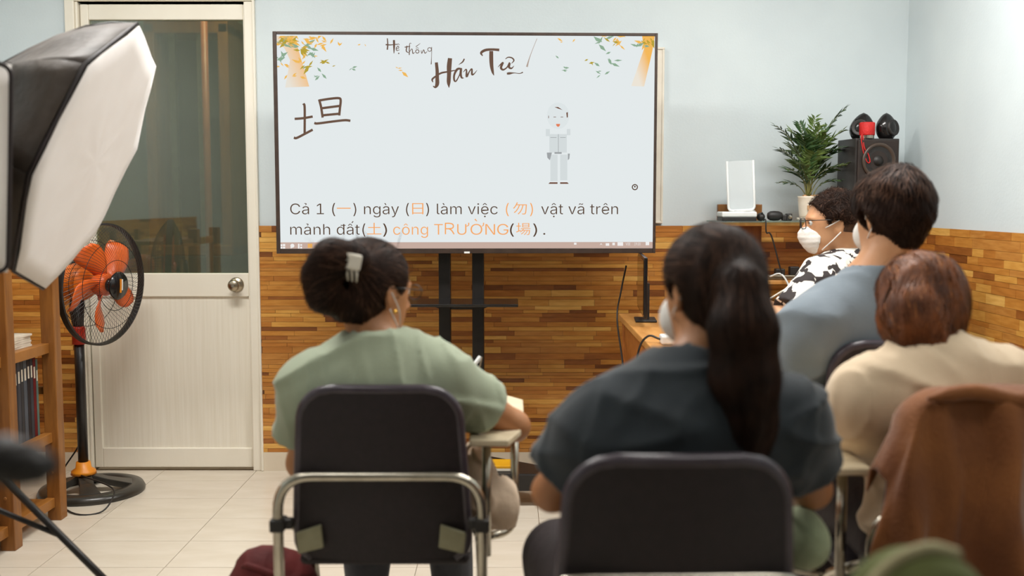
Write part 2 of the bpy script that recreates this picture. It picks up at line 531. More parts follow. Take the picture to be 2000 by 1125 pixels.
b = B(); bx(b, pl - .005, pr + .005, y0 + .014, y0 + .020, gb - .005, gt + .005); obj('glass_pane', b, M['glassdoor'], door)
kc = at(462, 556, y0)
kn = thing('door_knob', None, None, (0, 0, 0)); kn.parent = door
b = B(); lathe(b, [(0, -.004), (.036, -.004), (.036, .004), (.03, .008), (.014, .01), (.012, .03), (.022, .036), (.028, .046), (.028, .056), (.02, .064), (0, .066)], 28, (0, 0, 0), axis_matrix((0, -1, 0)))
bmesh.ops.translate(b, vec=kc, verts=b.verts)
bpy.data.objects.remove(kn)
k = obj('knob', b, M['steel'], door, smooth=True)
b = B(); lathe(b, [(0, 0), (.008, 0), (.008, .003), (0, .003)], 14, (0, 0, 0), axis_matrix((0, -1, 0)))
bmesh.ops.translate(b, vec=kc + Vector((0, -.066, 0)), verts=b.verts)
obj('keyhole', b, M['chrome'], k)

# ---- dim passage seen through the door glass
HY = WY + 2.2
M['hall'] = mat('hall_paint', (150, 158, 148), 0.8, col2=(132, 140, 130), scale=2)
b = B()
bx(b, LX - .4, 0.4, HY, HY + .1, 0, CEIL)
struct('wall_hall', b, M['hall'])
b = B(); bx(b, LX - .5, LX - .4, WY + .12, HY, 0, CEIL); struct('wall_hall_left', b, M['hall'])
b = B(); bx(b, .4, .5, WY + .12, HY, 0, CEIL); struct('wall_hall_right', b, M['hall'])
b = B(); bx(b, LX - .5, .5, WY + .12, HY + .1, CEIL, CEIL + .1); struct('ceiling_hall', b, M['hall'])
hl = bpy.data.lights.new('hall_fill_light', 'AREA'); hl.energy = 26; hl.size = .5; hl.color = (1, .93, .82)  # added light without a fixture, lifts the view through the glass
hlo = bpy.data.objects.new('hall_fill_light', hl); COL.objects.link(hlo); hlo.location = (-1.6, WY + 1.1, CEIL - .06)
hx0, hx1 = at(322, 150, HY).x, at(478, 150, HY).x
cz = at(400, 285, HY - .4).z
cab = thing('cupboard', 'dark wooden cupboard dimly seen through the door glass', 'cupboard', ((hx0 + hx1) / 2, HY - .22, 0))
b = B()
bx(b, hx0, hx1, HY - .45, HY - .01, 0.02, .95); obj('lower_body', b, M['darkbag'], cab, bevel=.01)
b = B()
bx(b, hx0, hx0 + .07, HY - .40, HY - .02, .95, 2.45); bx(b, hx1 - .07, hx1, HY - .40, HY - .02, .95, 2.45)
bx(b, hx0, hx1, HY - .40, HY - .02, 2.38, 2.5); bx(b, hx0, hx1, HY - .42, HY - .02, .95, 1.02)
obj('upper_frame', b, M['shelfwood_v'], cab, bevel=.01)
b = B(); bx(b, hx0 + .07, hx1 - .07, HY - .10, HY - .05, 1.02, 2.38); obj('back_panel', b, M['darkbag'], cab)
b = B()
for q in (.33, .66):
    xx = hx0 + (hx1 - hx0) * q
    bx(b, xx - .02, xx + .02, HY - .395, HY - .35, 1.02, 2.38)
obj('mullion', b, M['steel'], cab)
px = at(402, 200, WY + 1.5).x
pipe = B(); tube(pipe, [(px, WY + 1.5, 0.0), (px, WY + 1.5, 1.2), (px, WY + 1.5, CEIL)], .022, 10)
tag(obj('pipe', pipe, mat('orange_pipe', (176, 104, 62), .4, col2=(160, 90, 50), scale=10), smooth=True), 'thin orange pipe seen through the door glass', 'pipe')

# ---- ceiling lamp fixtures
for lx, ly, pw in LAMPS:
    t = thing('ceiling_light', 'white twin-tube ceiling light ' + {(-1.15, 3.3): 'above the pedestal fan', (.95, 3.3): 'above the desk', (-1.15, 1.5): 'above the softboxes', (.95, 1.5): 'above the brown jacket', (-.1, -1.0): 'nearest the rear wall'}[(lx, ly)], 'ceiling light', (lx, ly, CEIL), group='ceiling lights')
    b = B(); bx(b, lx - .62, lx + .62, ly - .16, ly + .16, CEIL - .06, CEIL - .0005); obj('housing', b, M['white'], t, bevel=.006)
    b = B()
    for s in (-.08, .08):
        tube(b, [(lx - .57, ly + s, CEIL - .072), (lx + .57, ly + s, CEIL - .072)], .012, 10)
    obj('tube_lamp', b, emit('tube_glow', (255, 250, 240), 3.0), t, smooth=True)

# ============================================================ TV AND STAND
TVY = 4.44
TVA = R(1.7)
tvc = at(909, 279, TVY)
tv = thing('television', 'large wide television showing a lesson slide, on a black stand', 'television', (tvc.x, TVY, tvc.z), TVA)
tvm = Matrix.Translation((tvc.x, TVY, tvc.z)) @ Matrix.Rotation(TVA, 4, 'Z')
tvi = tvm.inverted()
def tvp(u, v, off=-0.0215):
    """pixel -> point in the television's own frame, on the screen plane"""
    o = tvi @ Vector((0, 0, EYE)); d = tvi.to_3x3() @ ray(u, v)
    t = (off - o.y) / d.y
    return o + d * t
a_, c_ = tvp(532, 61), tvp(1285, 61)
d_ = tvp(910, 495)
x0, x1, zt, zb = a_.x, c_.x, a_.z, d_.z
sx0, sx1, szt, szb = x0 + .017, x1 - .012, zt - .013, zb + .022
b = B(); bx(b, x0 + .01, x1 - .01, -.008, .045, zb + .01, zt - .01); obj('back_shell', b, M['blackp'], tv, local=True, bevel=.008)
b = B()
bx(b, x0, sx0, -.024, .02, zb, zt); bx(b, sx1, x1, -.024, .02, zb, zt)
bx(b, sx0, sx1, -.024, .02, szt, zt); bx(b, sx0, sx1, -.024, .02, zb, szb)
obj('bezel', b, M['bezel'], tv, local=True, bevel=.002)
b = B(); bx(b, sx0, sx1, -.0195, -.009, szb, szt)
scr = obj('screen', b, M['screen'], tv, local=True)
lg = tvp(912, 493)
b = B(); bx(b, lg.x - .012, lg.x + .012, -.0252, -.0235, lg.z - .004, lg.z + .004); obj('badge', b, M['white'], tv, local=True)
def islands(me):
    n = len(me.vertices); par = list(range(n))
    def find(a):
        while par[a] != a:
            par[a] = par[par[a]]; a = par[a]
        return a
    for p in me.polygons:
        vs = list(p.vertices)
        for q in vs[1:]: par[find(vs[0])] = find(q)
    gr = {}
    for p in me.polygons: gr.setdefault(find(p.vertices[0]), []).append(p)
    out = []
    for ps in gr.values():
        ix = {}; co = []; fs = []
        for p in ps:
            f = []
            for v in p.vertices:
                if v not in ix: ix[v] = len(co); co.append(tuple(me.vertices[v].co))
                f.append(ix[v])
            fs.append(f)
        m2 = bpy.data.meshes.new('glyph'); m2.from_pydata(co, [], fs); out.append(m2)
    return out
def flat(name, polys, m, off=-.0202, parent=None):
    """flat screen artwork from pixel polygons"""
    bm = B()
    for pg in polys:
        vs = [bm.verts.new(tvp(u, v, off)) for u, v in pg]
        try: bm.faces.new(vs)
        except ValueError: pass
    bmesh.ops.triangulate(bm, faces=bm.faces)
    me = bpy.data.meshes.new(name); bm.to_mesh(me); bm.free()
    if name == 'leaf_art' : return link(name, me, m, parent or scr, local=True)
    for isl in islands(me): link(name, isl, m, parent or scr, local=True)
# taskbar
tb = [tvp(538, 478), tvp(1279, 472), tvp(1279, 480)]
b = B(); bx(b, sx0, sx1, -.0203, -.0195, szb, tvp(900, 473).z); obj('taskbar', b, M['taskbar'], scr, local=True)
def rect(x0, y0, x1, y1): return [(x0, y0), (x1, y0), (x1, y1), (x0, y1)]
flat('taskbar_icon', [rect(548, 477, 551.5, 481), rect(552.5, 476.5, 557, 481), rect(548, 482, 551.5, 486), rect(552.5, 482, 557, 486.5),
                       [(567, 484), (569, 485.5), (571, 482), (569.5, 481)], rect(582, 476, 585, 486), rect(586.5, 477, 590, 480), rect(586.5, 482, 590, 486), rect(1183, 475, 1190, 480), rect(1206, 473, 1217, 480), rect(1261, 472.5, 1268, 479),
                       rect(1196, 474, 1201, 479), [(1171, 479), (1174, 475), (1177, 479), (1174, 477)], rect(1121, 474, 1126, 478)], M['icon'], -.0206)
flat('search_icon', [[(571 + 4 * math.cos(a * .524), 480 + 4 * math.sin(a * .524)) for a in range(12)] ], M['icon'], -.0206)
flat('folder_icon', [rect(601, 476, 610, 484)], M['icono'], -.0206)
flat('browser_icon', [[(625 + 5 * math.cos(a * .524), 480 + 5 * math.sin(a * .524)) for a in range(12)]], M['iconb'], -.0206)
try:
    import os
    FONT = bpy.data.fonts.load(os.path.join(bpy.utils.resource_path('LOCAL'), 'datafiles', 'fonts', 'Inter.woff2'))
except Exception:
    FONT = None
def capheight(font):
    cu = bpy.data.curves.new('h', 'FONT'); cu.body = 'H'
    if font is not None: cu.font = font
    to = bpy.data.objects.new('h', cu); COL.objects.link(to)
    me = bpy.data.meshes.new_from_object(to.evaluated_get(bpy.context.evaluated_depsgraph_get()))
    bpy.data.objects.remove(to)
    return max(v.co.y for v in me.vertices)
CAPH = capheight(FONT)
def text(body, u0, u1, vbase, cap, m, fit=True, parent=None, off=-.0205, thin=-0.005, name='lettering'):
    cu = bpy.data.curves.new(name, 'FONT')
    cu.body = body
    cu.size = 1.0
    cjk = ord(body[0]) > 0x3000
    if FONT is not None and not cjk: cu.font = FONT
    cu.offset = thin if 'R' not in body else 0.0
    cu.resolution_u = 3
    to = bpy.data.objects.new(name, cu)
    COL.objects.link(to)
    dg = bpy.context.evaluated_depsgraph_get()
    me = bpy.data.meshes.new_from_object(to.evaluated_get(dg))
    bpy.data.objects.remove(to)
    xs = [v.co.x for v in me.vertices]
    if not xs: return None
    mn, mx = min(xs), max(xs)
    p0, p1 = tvp(u0, vbase, off), tvp(u1, vbase, off)
    pc = tvp(u0, vbase - cap, off)
    s = (pc.z - p0.z) / (0.80 if cjk else CAPH)
    sx = (p1.x - p0.x) / (mx - mn) if fit else s
    for v in me.vertices:
        x, y = v.co.x, v.co.y
        v.co = Vector((p0.x + (x - mn) * sx, off, p0.z + y * s))
    for isl in islands(me): link('letter', isl, m, parent or scr, local=True)
for (t, u0, u1, m) in (('Cả 1 (', 567, 655, 'ink'), ('一', 658, 685, 'inko'), (') ngày (', 690, 799, 'ink'), ('日', 805, 827, 'inko'),
                       (') làm việc', 832, 972, 'ink'), ('(', 988, 994, 'inko'), ('勿', 1002, 1029, 'inko'), (')', 1035, 1041, 'inko'), ('vật vã trên', 1057, 1207, 'ink')):
    text(t, u0, u1, 418.5 if t not in '一日勿' else 417, 21, M[m])
for (t, u0, u1, m) in (('mảnh đất(', 567, 714, 'ink'), ('土', 717, 745, 'inko'), (')', 748, 756, 'ink'), ('công', 768, 836, 'inko'), ('T', 848, 865, 'inko'), ('U', 893, 911, 'inko'), ('O', 919, 942, 'inko'), ('N', 948, 967, 'inko'), ('G', 971, 993, 'inko'),
                       ('(', 996, 1004, 'ink'), ('場', 1008, 1036, 'inko'), (')', 1041, 1049, 'ink'), ('.', 1061, 1065, 'ink')):
    text(t, u0, u1, 458.5 if t not in '土場' else 457, 21, M[m])
strokes_late = [[(870, 435.5, 2.4), (870, 457.5, 2.4)], [(869, 436.2, 2.2), (878, 436.2, 2.3), (884, 438, 2.4), (885.5, 442, 2.4), (883.5, 445.5, 2.4), (877, 446.6, 2.3), (869, 446.8, 2.2)], [(877, 446.8, 2.3), (882, 450, 2.4), (887, 457.5, 2.4)], [(911, 442, 1.2), (915, 440, 2.0), (915.5, 435, 2.2)], [(941, 442, 1.2), (944, 440, 2.0), (944.5, 435, 2.2)], [(927.5, 428, 2.6), (931.5, 432, 1.6)]]
text('VIE', 1222, 1231, 479, 5, M['icon'], off=-.0206, thin=0)
text('19:20', 1239, 1251, 479, 5, M['icon'], off=-.0206, thin=0)
def stroke_polys(pts, sub=5):
    P = smooth_path([(p[0], p[1], p[2]) for p in pts], sub)
    L, Rr = [], []
    for i, p in enumerate(P):
        t = P[min(i + 1, len(P) - 1)] - P[max(i - 1, 0)]
        t = Vector((t.x, t.y)); t = t.normalized() if t.length > 1e-6 else Vector((1, 0))
        n = Vector((-t.y, t.x)) * max(p.z, .3) / 2
        L.append((p.x + n.x, p.y + n.y)); Rr.append((p.x - n.x, p.y - n.y))
    return [[L[i], L[i + 1], Rr[i + 1], Rr[i]] for i in range(len(P) - 1)]
def strokes(name, S, ox, oy, sc, m, off=-.0204):
    polys = []
    for st in S:
        polys += stroke_polys([(ox + p[0] / sc, oy + p[1] / sc, p[2] / sc) for p in st])
    bm = B()
    k = 0
    for pg in polys:
        k += 1
        vs = [bm.verts.new(tvp(u, v, off - .000001 * (k % 50))) for u, v in pg]
        bm.faces.new(vs)
    me = bpy.data.meshes.new(name); bm.to_mesh(me); bm.free()
    return link(name, me, m, scr, local=True)
strokes('letter', strokes_late, 0, 0, 1, M['inko'])
circ = lambda cx, cy, r, w: [(cx + r * math.cos(a * .6), cy + r * math.sin(a * .6), w) for a in range(12)]
strokes('lettering', [
    [(680, 375, 36), (690, 480, 40), (690, 560, 44), (690, 630, 46), (668, 668, 26), (640, 655, 8)],
    [(640, 610, 10), (632, 575, 22), (680, 535, 20), (740, 500, 22), (820, 485, 18), (920, 465, 9)],
    [(842, 325, 50), (832, 420, 56), (830, 520, 48), (826, 610, 44), (830, 675, 6)],
    [(985, 450, 16), (930, 455, 28), (893, 520, 24), (892, 585, 22), (915, 595, 16), (955, 520, 13), (972, 450, 26), (968, 510, 28), (980, 555, 22), (1005, 560, 6)],
    [(1012, 332, 16), (990, 370, 16), (945, 402, 4)],
    [(998, 490, 6), (1035, 458, 16), (1038, 545, 24), (1070, 485, 14), (1100, 452, 18), (1102, 515, 24), (1125, 512, 14), (1162, 468, 4)],
    [(1228, 298, 10), (1210, 262, 28), (1260, 230, 32), (1340, 222, 28), (1425, 228, 32)],
    [(1330, 240, 46), (1330, 330, 48), (1335, 420, 42), (1348, 490, 28), (1362, 530, 5)],
    [(1408, 432, 4), (1445, 395, 16), (1470, 378, 20), (1445, 435, 28), (1470, 462, 22), (1515, 435, 15), (1548, 382, 24), (1540, 430, 26), (1570, 445, 18), (1600, 415, 4)],
    [(1498, 335, 8), (1530, 314, 13), (1575, 322, 16), (1598, 352, 16), (1570, 388, 6)],
    [(1515, 508, 22), (1545, 505, 28), (1600, 500, 10), (1665, 506, 9), (1705, 492, 14)]], 740, 60, 6.06, M['ink2'])
strokes('lettering', [
    [(100, 90, 12), (105, 160, 15), (100, 225, 17)], [(80, 165, 16), (140, 168, 12), (215, 160, 9)], [(178, 110, 24), (180, 180, 24), (178, 268, 8)],
    [(208, 215, 6), (235, 205, 8), (228, 182, 8), (207, 205, 10), (212, 235, 9), (245, 225, 5)], circ(235, 268, 4, 8), [(212, 172, 5), (228, 155, 7), (244, 170, 5)],
    [(332, 178, 13), (325, 240, 13), (352, 262, 7)], [(305, 195, 11), (370, 185, 9)],
    [(385, 152, 5), (366, 150, 7), (360, 210, 11), (360, 288, 11)], [(362, 250, 7), (392, 215, 8), (402, 268, 11), (425, 255, 5)],
    circ(455, 245, 20, 9), [(437, 190, 9), (490, 150, 4)], [(437, 212, 5), (455, 200, 6), (472, 212, 5)],
    [(500, 232, 6), (508, 268, 9), (530, 225, 8), (545, 266, 10), (572, 245, 5)],
    circ(600, 222, 22, 8), [(624, 192, 8), (624, 260, 6), (622, 330, 6), (619, 398, 11)]], 740, 60, 6.06, M['ink2'])
strokes('pen_stroke', [[(1872, 92, 6), (1820, 220, 6), (1780, 330, 10), (1752, 428, 22)]], 740, 60, 6.06, M['inkfaint'])
W_ = 23
strokes('handwriting', [[(305, 695, W_), (318, 735, W_), (318, 985, W_)], [(222, 842, W_), (300, 836, W_), (395, 820, W_)],
                        [(215, 1020, W_), (240, 1025, W_), (320, 985, W_), (395, 945, W_)], [(456, 656, W_), (475, 730, W_), (490, 830, W_)],
                        [(458, 666, W_), (560, 650, W_), (642, 644, W_), (662, 664, W_), (655, 740, W_), (648, 810, W_)],
                        [(485, 740, W_), (655, 718, W_)], [(490, 808, W_), (648, 793, W_)], [(410, 880, W_), (440, 886, W_), (580, 868, W_), (700, 855, W_), (755, 860, W_)]],
        530, 60, 4.89, M['ink2'])
# tree trunk art: gradient orange picture on the slide
def trunk_mat(name, ca, cb, x_a, x_b):
    m = bpy.data.materials.new(name); m.use_nodes = True
    nt = m.node_tree; nt.nodes.remove(nt.nodes['Principled BSDF'])
    e = nt.nodes.new('ShaderNodeEmission')
    tc = nt.nodes.new('ShaderNodeTexCoord'); sp = nt.nodes.new('ShaderNodeSeparateXYZ')
    nt.links.new(tc.outputs['Object'], sp.inputs[0])
    mr = nt.nodes.new('ShaderNodeMapRange'); mr.inputs[1].default_value = x_a; mr.inputs[2].default_value = x_b
    ad = nt.nodes.new('ShaderNodeMath'); ad.operation = 'MULTIPLY_ADD'; ad.inputs[1].default_value = 0.35
    nt.links.new(sp.outputs['Z'], ad.inputs[0]); nt.links.new(sp.outputs['X'], ad.inputs[2])
    nt.links.new(ad.outputs[0], mr.inputs[0])
    rp = nt.nodes.new('ShaderNodeValToRGB')
    rp.color_ramp.elements[0].color = lin(ca); rp.color_ramp.elements[1].color = lin(cb)
    nt.links.new(mr.outputs[0], rp.inputs[0]); nt.links.new(rp.outputs[0], e.inputs[0])
    nt.links.new(e.outputs[0], nt.nodes['Material Output'].inputs[0])
    return m
la, lb = tvp(548, 120), tvp(604, 120)
flat('tree_trunk', [[(540, 70), (575, 70), (582, 100), (592, 138), (604, 169), (557, 171), (568, 150), (570, 125), (556, 95), (541, 80)]],
     trunk_mat('screen_trunk_left', (232, 226, 214), (244, 178, 78), la.x + .35 * la.z, lb.x + .35 * la.z + .01), -.0201)
la, lb = tvp(1236, 120), tvp(1268, 120)
flat('tree_trunk', [[(1254, 70), (1279, 70), (1274, 100), (1266, 135), (1258, 169), (1233, 168), (1246, 150), (1254, 120), (1258, 95)]],
     trunk_mat('screen_trunk_right', (236, 228, 214), (244, 184, 92), la.x + .35 * la.z, lb.x + .35 * la.z), -.0201)
rl = random.Random(21)
def leaves(spots, m, name):
    pl_ = []
    for (cx, cy, n, spread, size) in spots:
        for _ in range(n):
            x, y = cx + rl.gauss(0, spread), cy + rl.gauss(0, spread * .6)
            y = min(max(y, 70), 172); x = min(max(x, 541), 1276)
            a = rl.uniform(-1.2, 1.2) + (math.pi if rl.random() < .5 else 0)
            L = size * 1.35 * rl.uniform(.5, 1.2); w_ = L * rl.uniform(.1, .2)
            dx, dy = math.cos(a), math.sin(a)
            ok = [(x, y), (x + dx * L * .45 - dy * w_, y + dy * L * .45 + dx * w_), (x + dx * L, y + dy * L), (x + dx * L * .45 + dy * w_, y + dy * L * .45 - dx * w_)]
            ok = [(min(max(p[0], 540), 1278), min(max(p[1], 70), 174)) for p in ok]
            pl_.append(ok)
    o = flat(name, pl_, m, -.0205); o['kind'] = 'stuff'
leaves([(565, 80, 16, 14, 16), (612, 82, 12, 18, 14), (640, 84, 8, 14, 10), (575, 155, 4, 8, 10), (590, 120, 6, 5, 12), (705, 85, 2, 4, 8), (775, 133, 2, 2, 9), (786, 140, 2, 2, 11), (1262, 80, 8, 8, 14), (1200, 78, 8, 10, 11), (1110, 82, 4, 14, 8), (555, 125, 4, 6, 10)], M['leafo'], 'leaf_art')
leaves([(560, 78, 12, 10, 16), (585, 95, 6, 4, 16), (600, 128, 5, 5, 14), (636, 130, 6, 14, 9), (1266, 82, 7, 7, 14), (1195, 84, 4, 8, 10), (1150, 120, 3, 10, 8)], M['leafy'], 'leaf_art')
leaves([(560, 88, 6, 8, 16), (608, 98, 6, 8, 15), (552, 112, 5, 6, 14), (612, 145, 6, 12, 10), (690, 130, 3, 10, 9), (1180, 82, 6, 9, 13), (1185, 120, 6, 12, 12), (1172, 142, 4, 8, 8), (1250, 92, 5, 5, 12), (1100, 128, 5, 14, 8)], M['leafg'], 'leaf_art')
# small faded clip-art figure and round icon
def rr(x0, y0, x1, y1): return rect(x0, y0, x1, y1)
flat('clip_art_figure', [[(1090 + 22 * math.cos(a * .3142), 226 + 26 * math.sin(a * .3142)) for a in range(20)]], M['figure2'], -.02025)
flat('clip_art_figure', [rr(1073, 262, 1107, 298), rr(1075, 302, 1089, 354), rr(1094, 302, 1108, 352), rr(1066, 252, 1074, 266), rr(1107, 252, 1114, 264)], M['figure'], -.0203)
flat('clip_art_figure', [rr(1083, 297, 1097, 300.5), [(1068, 298), (1078, 298), (1074, 302), (1074, 313), (1069, 308)], [(1109, 300), (1113, 300), (1112, 310), (1109, 313)], rr(1090, 262, 1091, 297), rr(1075, 268, 1087, 269), rr(1094, 268, 1105, 269)], M['figured'], -.0204)
flat('clip_art_figure', [[(1071, 359), (1074, 356), (1089, 356), (1089, 359)], [(1094, 356), (1108, 356), (1111, 359), (1094, 359)], [(1083, 209), (1090, 209), (1099, 215), (1090, 212)], [(1106, 220), (1109, 219), (1109, 229), (1107, 230)],
                         rr(1081, 228, 1086, 229), rr(1095, 228, 1100, 229), rr(1071, 226, 1072, 231)], M['figureb'], -.0204)
flat('clip_art_figure', [[(1086, 242), (1094, 242), (1093, 246), (1090, 248), (1087, 246)]], M['figurer'], -.0204)
strokes('round_icon', [circ(1240, 365.5, 5, 2)], 0, 0, 1, M['ink'])
flat('round_icon', [rr(1238.5, 363, 1241.5, 366)], M['ink'], -.0205)

# ---- stand
fz = 0.0
sl, sr = at(869, 600, TVY + .09), at(934, 600, TVY + .09)
st = thing('television_stand', 'black two-post rolling stand carrying the television', 'tv stand', ((sl.x + sr.x) / 2, TVY + .1, 0))
yp = TVY + .10
for s in (sl, sr):
    b = B(); bx(b, s.x - .026, s.x + .026, yp - .03, yp + .03, .14, 1.62); obj('post', b, M['black'], st, bevel=.004)
b = B(); bx(b, sl.x - .02, sr.x + .02, yp - .075, yp - .025, 1.25, 1.31); bx(b, sl.x - .02, sr.x + .02, yp - .075, yp - .025, 1.5, 1.56)
bx(b, sl.x - .02, sl.x + .02, yp - .08, yp - .05, 1.2, 1.6); bx(b, sr.x - .02, sr.x + .02, yp - .08, yp - .05, 1.2, 1.6)
obj('mount', b, M['black'], st)
shz = at(900, 586, TVY).z
q0, q1 = at(790, 586, TVY - .1), at(1012, 586, TVY - .1)
b = B(); bx(b, q0.x, q1.x, TVY - .19, yp - .03, shz - .012, shz); obj('shelf', b, M['blackgloss'], st, bevel=.003)
b = B()
for s, sg in ((sl, -1), (sr, 1)):
    vs = []
    for y in (yp - .028, yp + .01):
        vs.append([b.verts.new((s.x, y, shz - .012)), b.verts.new((s.x + sg * .085, y, shz - .012)), b.verts.new((s.x + sg * .07, y, shz - .028)), b.verts.new((s.x + sg * .026, y, shz - .045)), b.verts.new((s.x, y, shz - .045))])
    b.faces.new(vs[0]); b.faces.new(vs[1][::-1])
    for k in range(5): b.faces.new((vs[0][k], vs[1][k], vs[1][(k + 1) % 5], vs[0][(k + 1) % 5]))
bx(b, sl.x, sr.x, yp - .02, yp + .02, shz - .05, shz - .025)
obj('shelf_bracket', b, M['black'], st)
b = B()
cxm = (sl.x + sr.x) / 2
bz = .07
vs = [(cxm - .42, -.26), (cxm + .42, -.26), (cxm + .42, -.16), (cxm + .12, .06), (cxm + .12, .18), (cxm - .12, .18), (cxm - .12, .06), (cxm - .42, -.16)]
lo_ = [b.verts.new((x, yp + y, bz)) for x, y in vs]; hi_ = [b.verts.new((x, yp + y, bz + .075)) for x, y in vs]
b.faces.new(lo_[::-1]); b.faces.new(hi_)
for k in range(8): b.faces.new((lo_[k], lo_[(k + 1) % 8], hi_[(k + 1) % 8], hi_[k]))
obj('base', b, M['black'], st, bevel=.006)
for (x, y) in ((cxm - .38, -.21), (cxm + .38, -.21), (cxm - .09, .15), (cxm + .09, .15)):
    b = B(); tube(b, [(x - .012, yp + y, .027), (x + .012, yp + y, .027)], .027, 16)
    c = obj('caster', b, M['blackp'], st, smooth=False)
    b = B(); bx(b, x - .018, x + .018, yp + y - .012, yp + y + .012, .03, bz + .002); obj('fork', b, M['steel'], c)
yb = at(975, 875, yp - .15)
bxo = thing('slim_box', 'yellow and white slim box lying on the base of the television stand', 'box', (yb.x, yp - .15, bz + .075))
b = B(); bx(b, yb.x - .16, yb.x + .08, yp - .22, yp - .1, bz + .0755, bz + .088); obj('lower_half', b, M['ivory'], bxo, bevel=.002)
b = B(); bx(b, yb.x - .16, yb.x + .08, yp - .22, yp - .1, bz + .0882, bz + .1); obj('lid', b, M['yellow'], bxo, bevel=.002)

# ---- whiteboard behind the television
wl, wr = at(640, 90, WY).x, at(1297, 90, WY).x
wt, wb_ = at(1290, 93, WY - .012).z, at(1290, 436, WY - .012).z
wbd = thing('whiteboard', 'ivory writing board on the wall behind the television', 'whiteboard', ((wl + wr) / 2, WY, wb_))
b = B(); bx(b, wl + .01, wr - .01, WY - .020, WY - .001, wb_ + .008, wt - .008); obj('panel', b, M['ivory'], wbd)
b = B()
bx(b, wl, wr, WY - .025, WY - .001, wt - .01, wt); bx(b, wl, wr, WY - .025, WY - .001, wb_, wb_ + .01)
bx(b, wl, wl + .01, WY - .025, WY - .001, wb_ + .01, wt - .01); bx(b, wr - .01, wr, WY - .025, WY - .001, wb_ + .01, wt - .01)
obj('rail', b, M['ivory'], wbd, bevel=.002)

# ============================================================ TEACHER'S DESK
DX0, DX1, DY0, DY1, DZ = .495, .98, 3.36, 4.58, .80
dk = thing('desk', 'brown wooden desk with pale top standing beside the masked man', 'desk', ((DX0 + DX1) / 2, (DY0 + DY1) / 2, 0))
b = B(); bx(b, DX0 - .015, DX1 + .015, DY0 - .015, DY1 + .015, DZ - .028, DZ); obj('desktop', b, M['desktop'], dk, bevel=.004)
for (x, y) in ((DX0, DY0), (DX0, DY1 - .05), (DX1 - .05, DY0), (DX1 - .05, DY1 - .05)):
    b = B(); bx(b, x, x + .05, y, y + .05, 0, DZ - .028); obj('leg', b, M['deskwood'], dk, bevel=.003)
b = B(); bx(b, DX0 + .006, DX0 + .024, DY0 + .05, DY1 - .05, DZ - .24, DZ - .028); ap = obj('side_panel', b, M['deskwood'], dk)
b = B(); bx(b, DX0 + .05, DX1 - .05, DY0 + .006, DY0 + .024, DZ - .24, DZ - .028); obj('end_panel', b, M['deskwood'], dk)
b = B(); bx(b, DX0 + .05, DX1 - .05, DY1 - .024, DY1 - .006, DZ - .24, DZ - .028); obj('end_panel', b, M['deskwood'], dk)
for z in (.62, .70):
    b = B(); lathe(b, [(0, 0), (.006, 0), (.006, .003), (0, .004)], 10, (DX0 + .025, DY0 - .0005, z), axis_matrix((0, -1, 0)))
    obj('screw', b, M['steel'], dk)
# slim monitor seen edge-on
mp = at(1250, 612, 4.28)
mn = thing('monitor', 'slim dark monitor seen edge-on at the wall end of the desk', 'monitor', (mp.x + .01, 4.30, DZ))
mt = at(1250, 500, 4.2).z
b = B(); bx(b, -.006, .008, -.24, .24, .035, mt - DZ); obj('panel', b, M['blackgloss'], mn, local=True, bevel=.003)
b = B(); bx(b, -.0085, -.0062, -.23, .23, .05, mt - DZ - .012); obj('display', b, mat('display_wood_reflection', (70, 44, 24), .08, col2=(60, 38, 22), scale=4), mn, local=True)  # brown reflection of wood put into the screen's base colour
b = B(); bx(b, .008, .03, -.03, .03, .004, .16); obj('neck', b, M['blackp'], mn, local=True)
b = B(); bx(b, -.03, .06, -.07, .07, .0005, .01); obj('foot', b, M['blackp'], mn, local=True, bevel=.004)
mn.rotation_euler.z = R(-4)
b = B(); bx(b, DX0 + .03, DX0 + .12, 3.56, 3.63, DZ + .0005, DZ + .032)
ad = thing('power_adapter', 'small white power adapter on the near end of the desk', 'adapter', (DX0 + .07, 3.6, DZ))
obj('casing', b, M['white'], ad, bevel=.006)
b = B(); tube(b, smooth_path([(DX0 + .03, 3.6, DZ + .016), (DX0 - .01, 3.64, DZ + .02), (DX0 - .035, 3.72, DZ - .06), (DX0 - .05, 3.78, .5), (DX0 - .09, 3.8, .2), (DX0 - .1, 3.8, .006)], 6), .004, 6)
tag(obj('cable', b, M['blackp'], smooth=True), 'black cable hanging from the adapter down the desk side', 'cable')
b = B(); tube(b, smooth_path([(DX0 + .01, 4.52, DZ + .22), (DX0 - .012, 4.53, DZ + .1), (DX0 - .03, 4.5, DZ - .02), (DX0 - .03, 4.2, .55), (DX0 - .06, 4.1, .2), (DX0 - .05, 4.0, .006)], 6), .004, 6)
# keep this lead leaning on the desk edge
tag(obj('cable', b, M['blackp'], smooth=True), 'thin black lead falling from behind the monitor to the floor', 'cable')
# keyboard in front of the man
kb = thing('keyboard', 'white keyboard with dark keys on the desk before the masked man', 'keyboard', (.86, 3.72, DZ))
b = B(); bx(b, .78, .93, 3.5, 3.92, DZ + .0005, DZ + .018); obj('casing', b, M['white'], kb, bevel=.004)
b = B()
for i in range(5):
    for j in range(14):
        bx(b, .79 + i * .027, .812 + i * .027, 3.512 + j * .0285, 3.535 + j * .0285, DZ + .018, DZ + .024)
obj('keys', b, M['blackp'], kb)['kind'] = 'stuff'

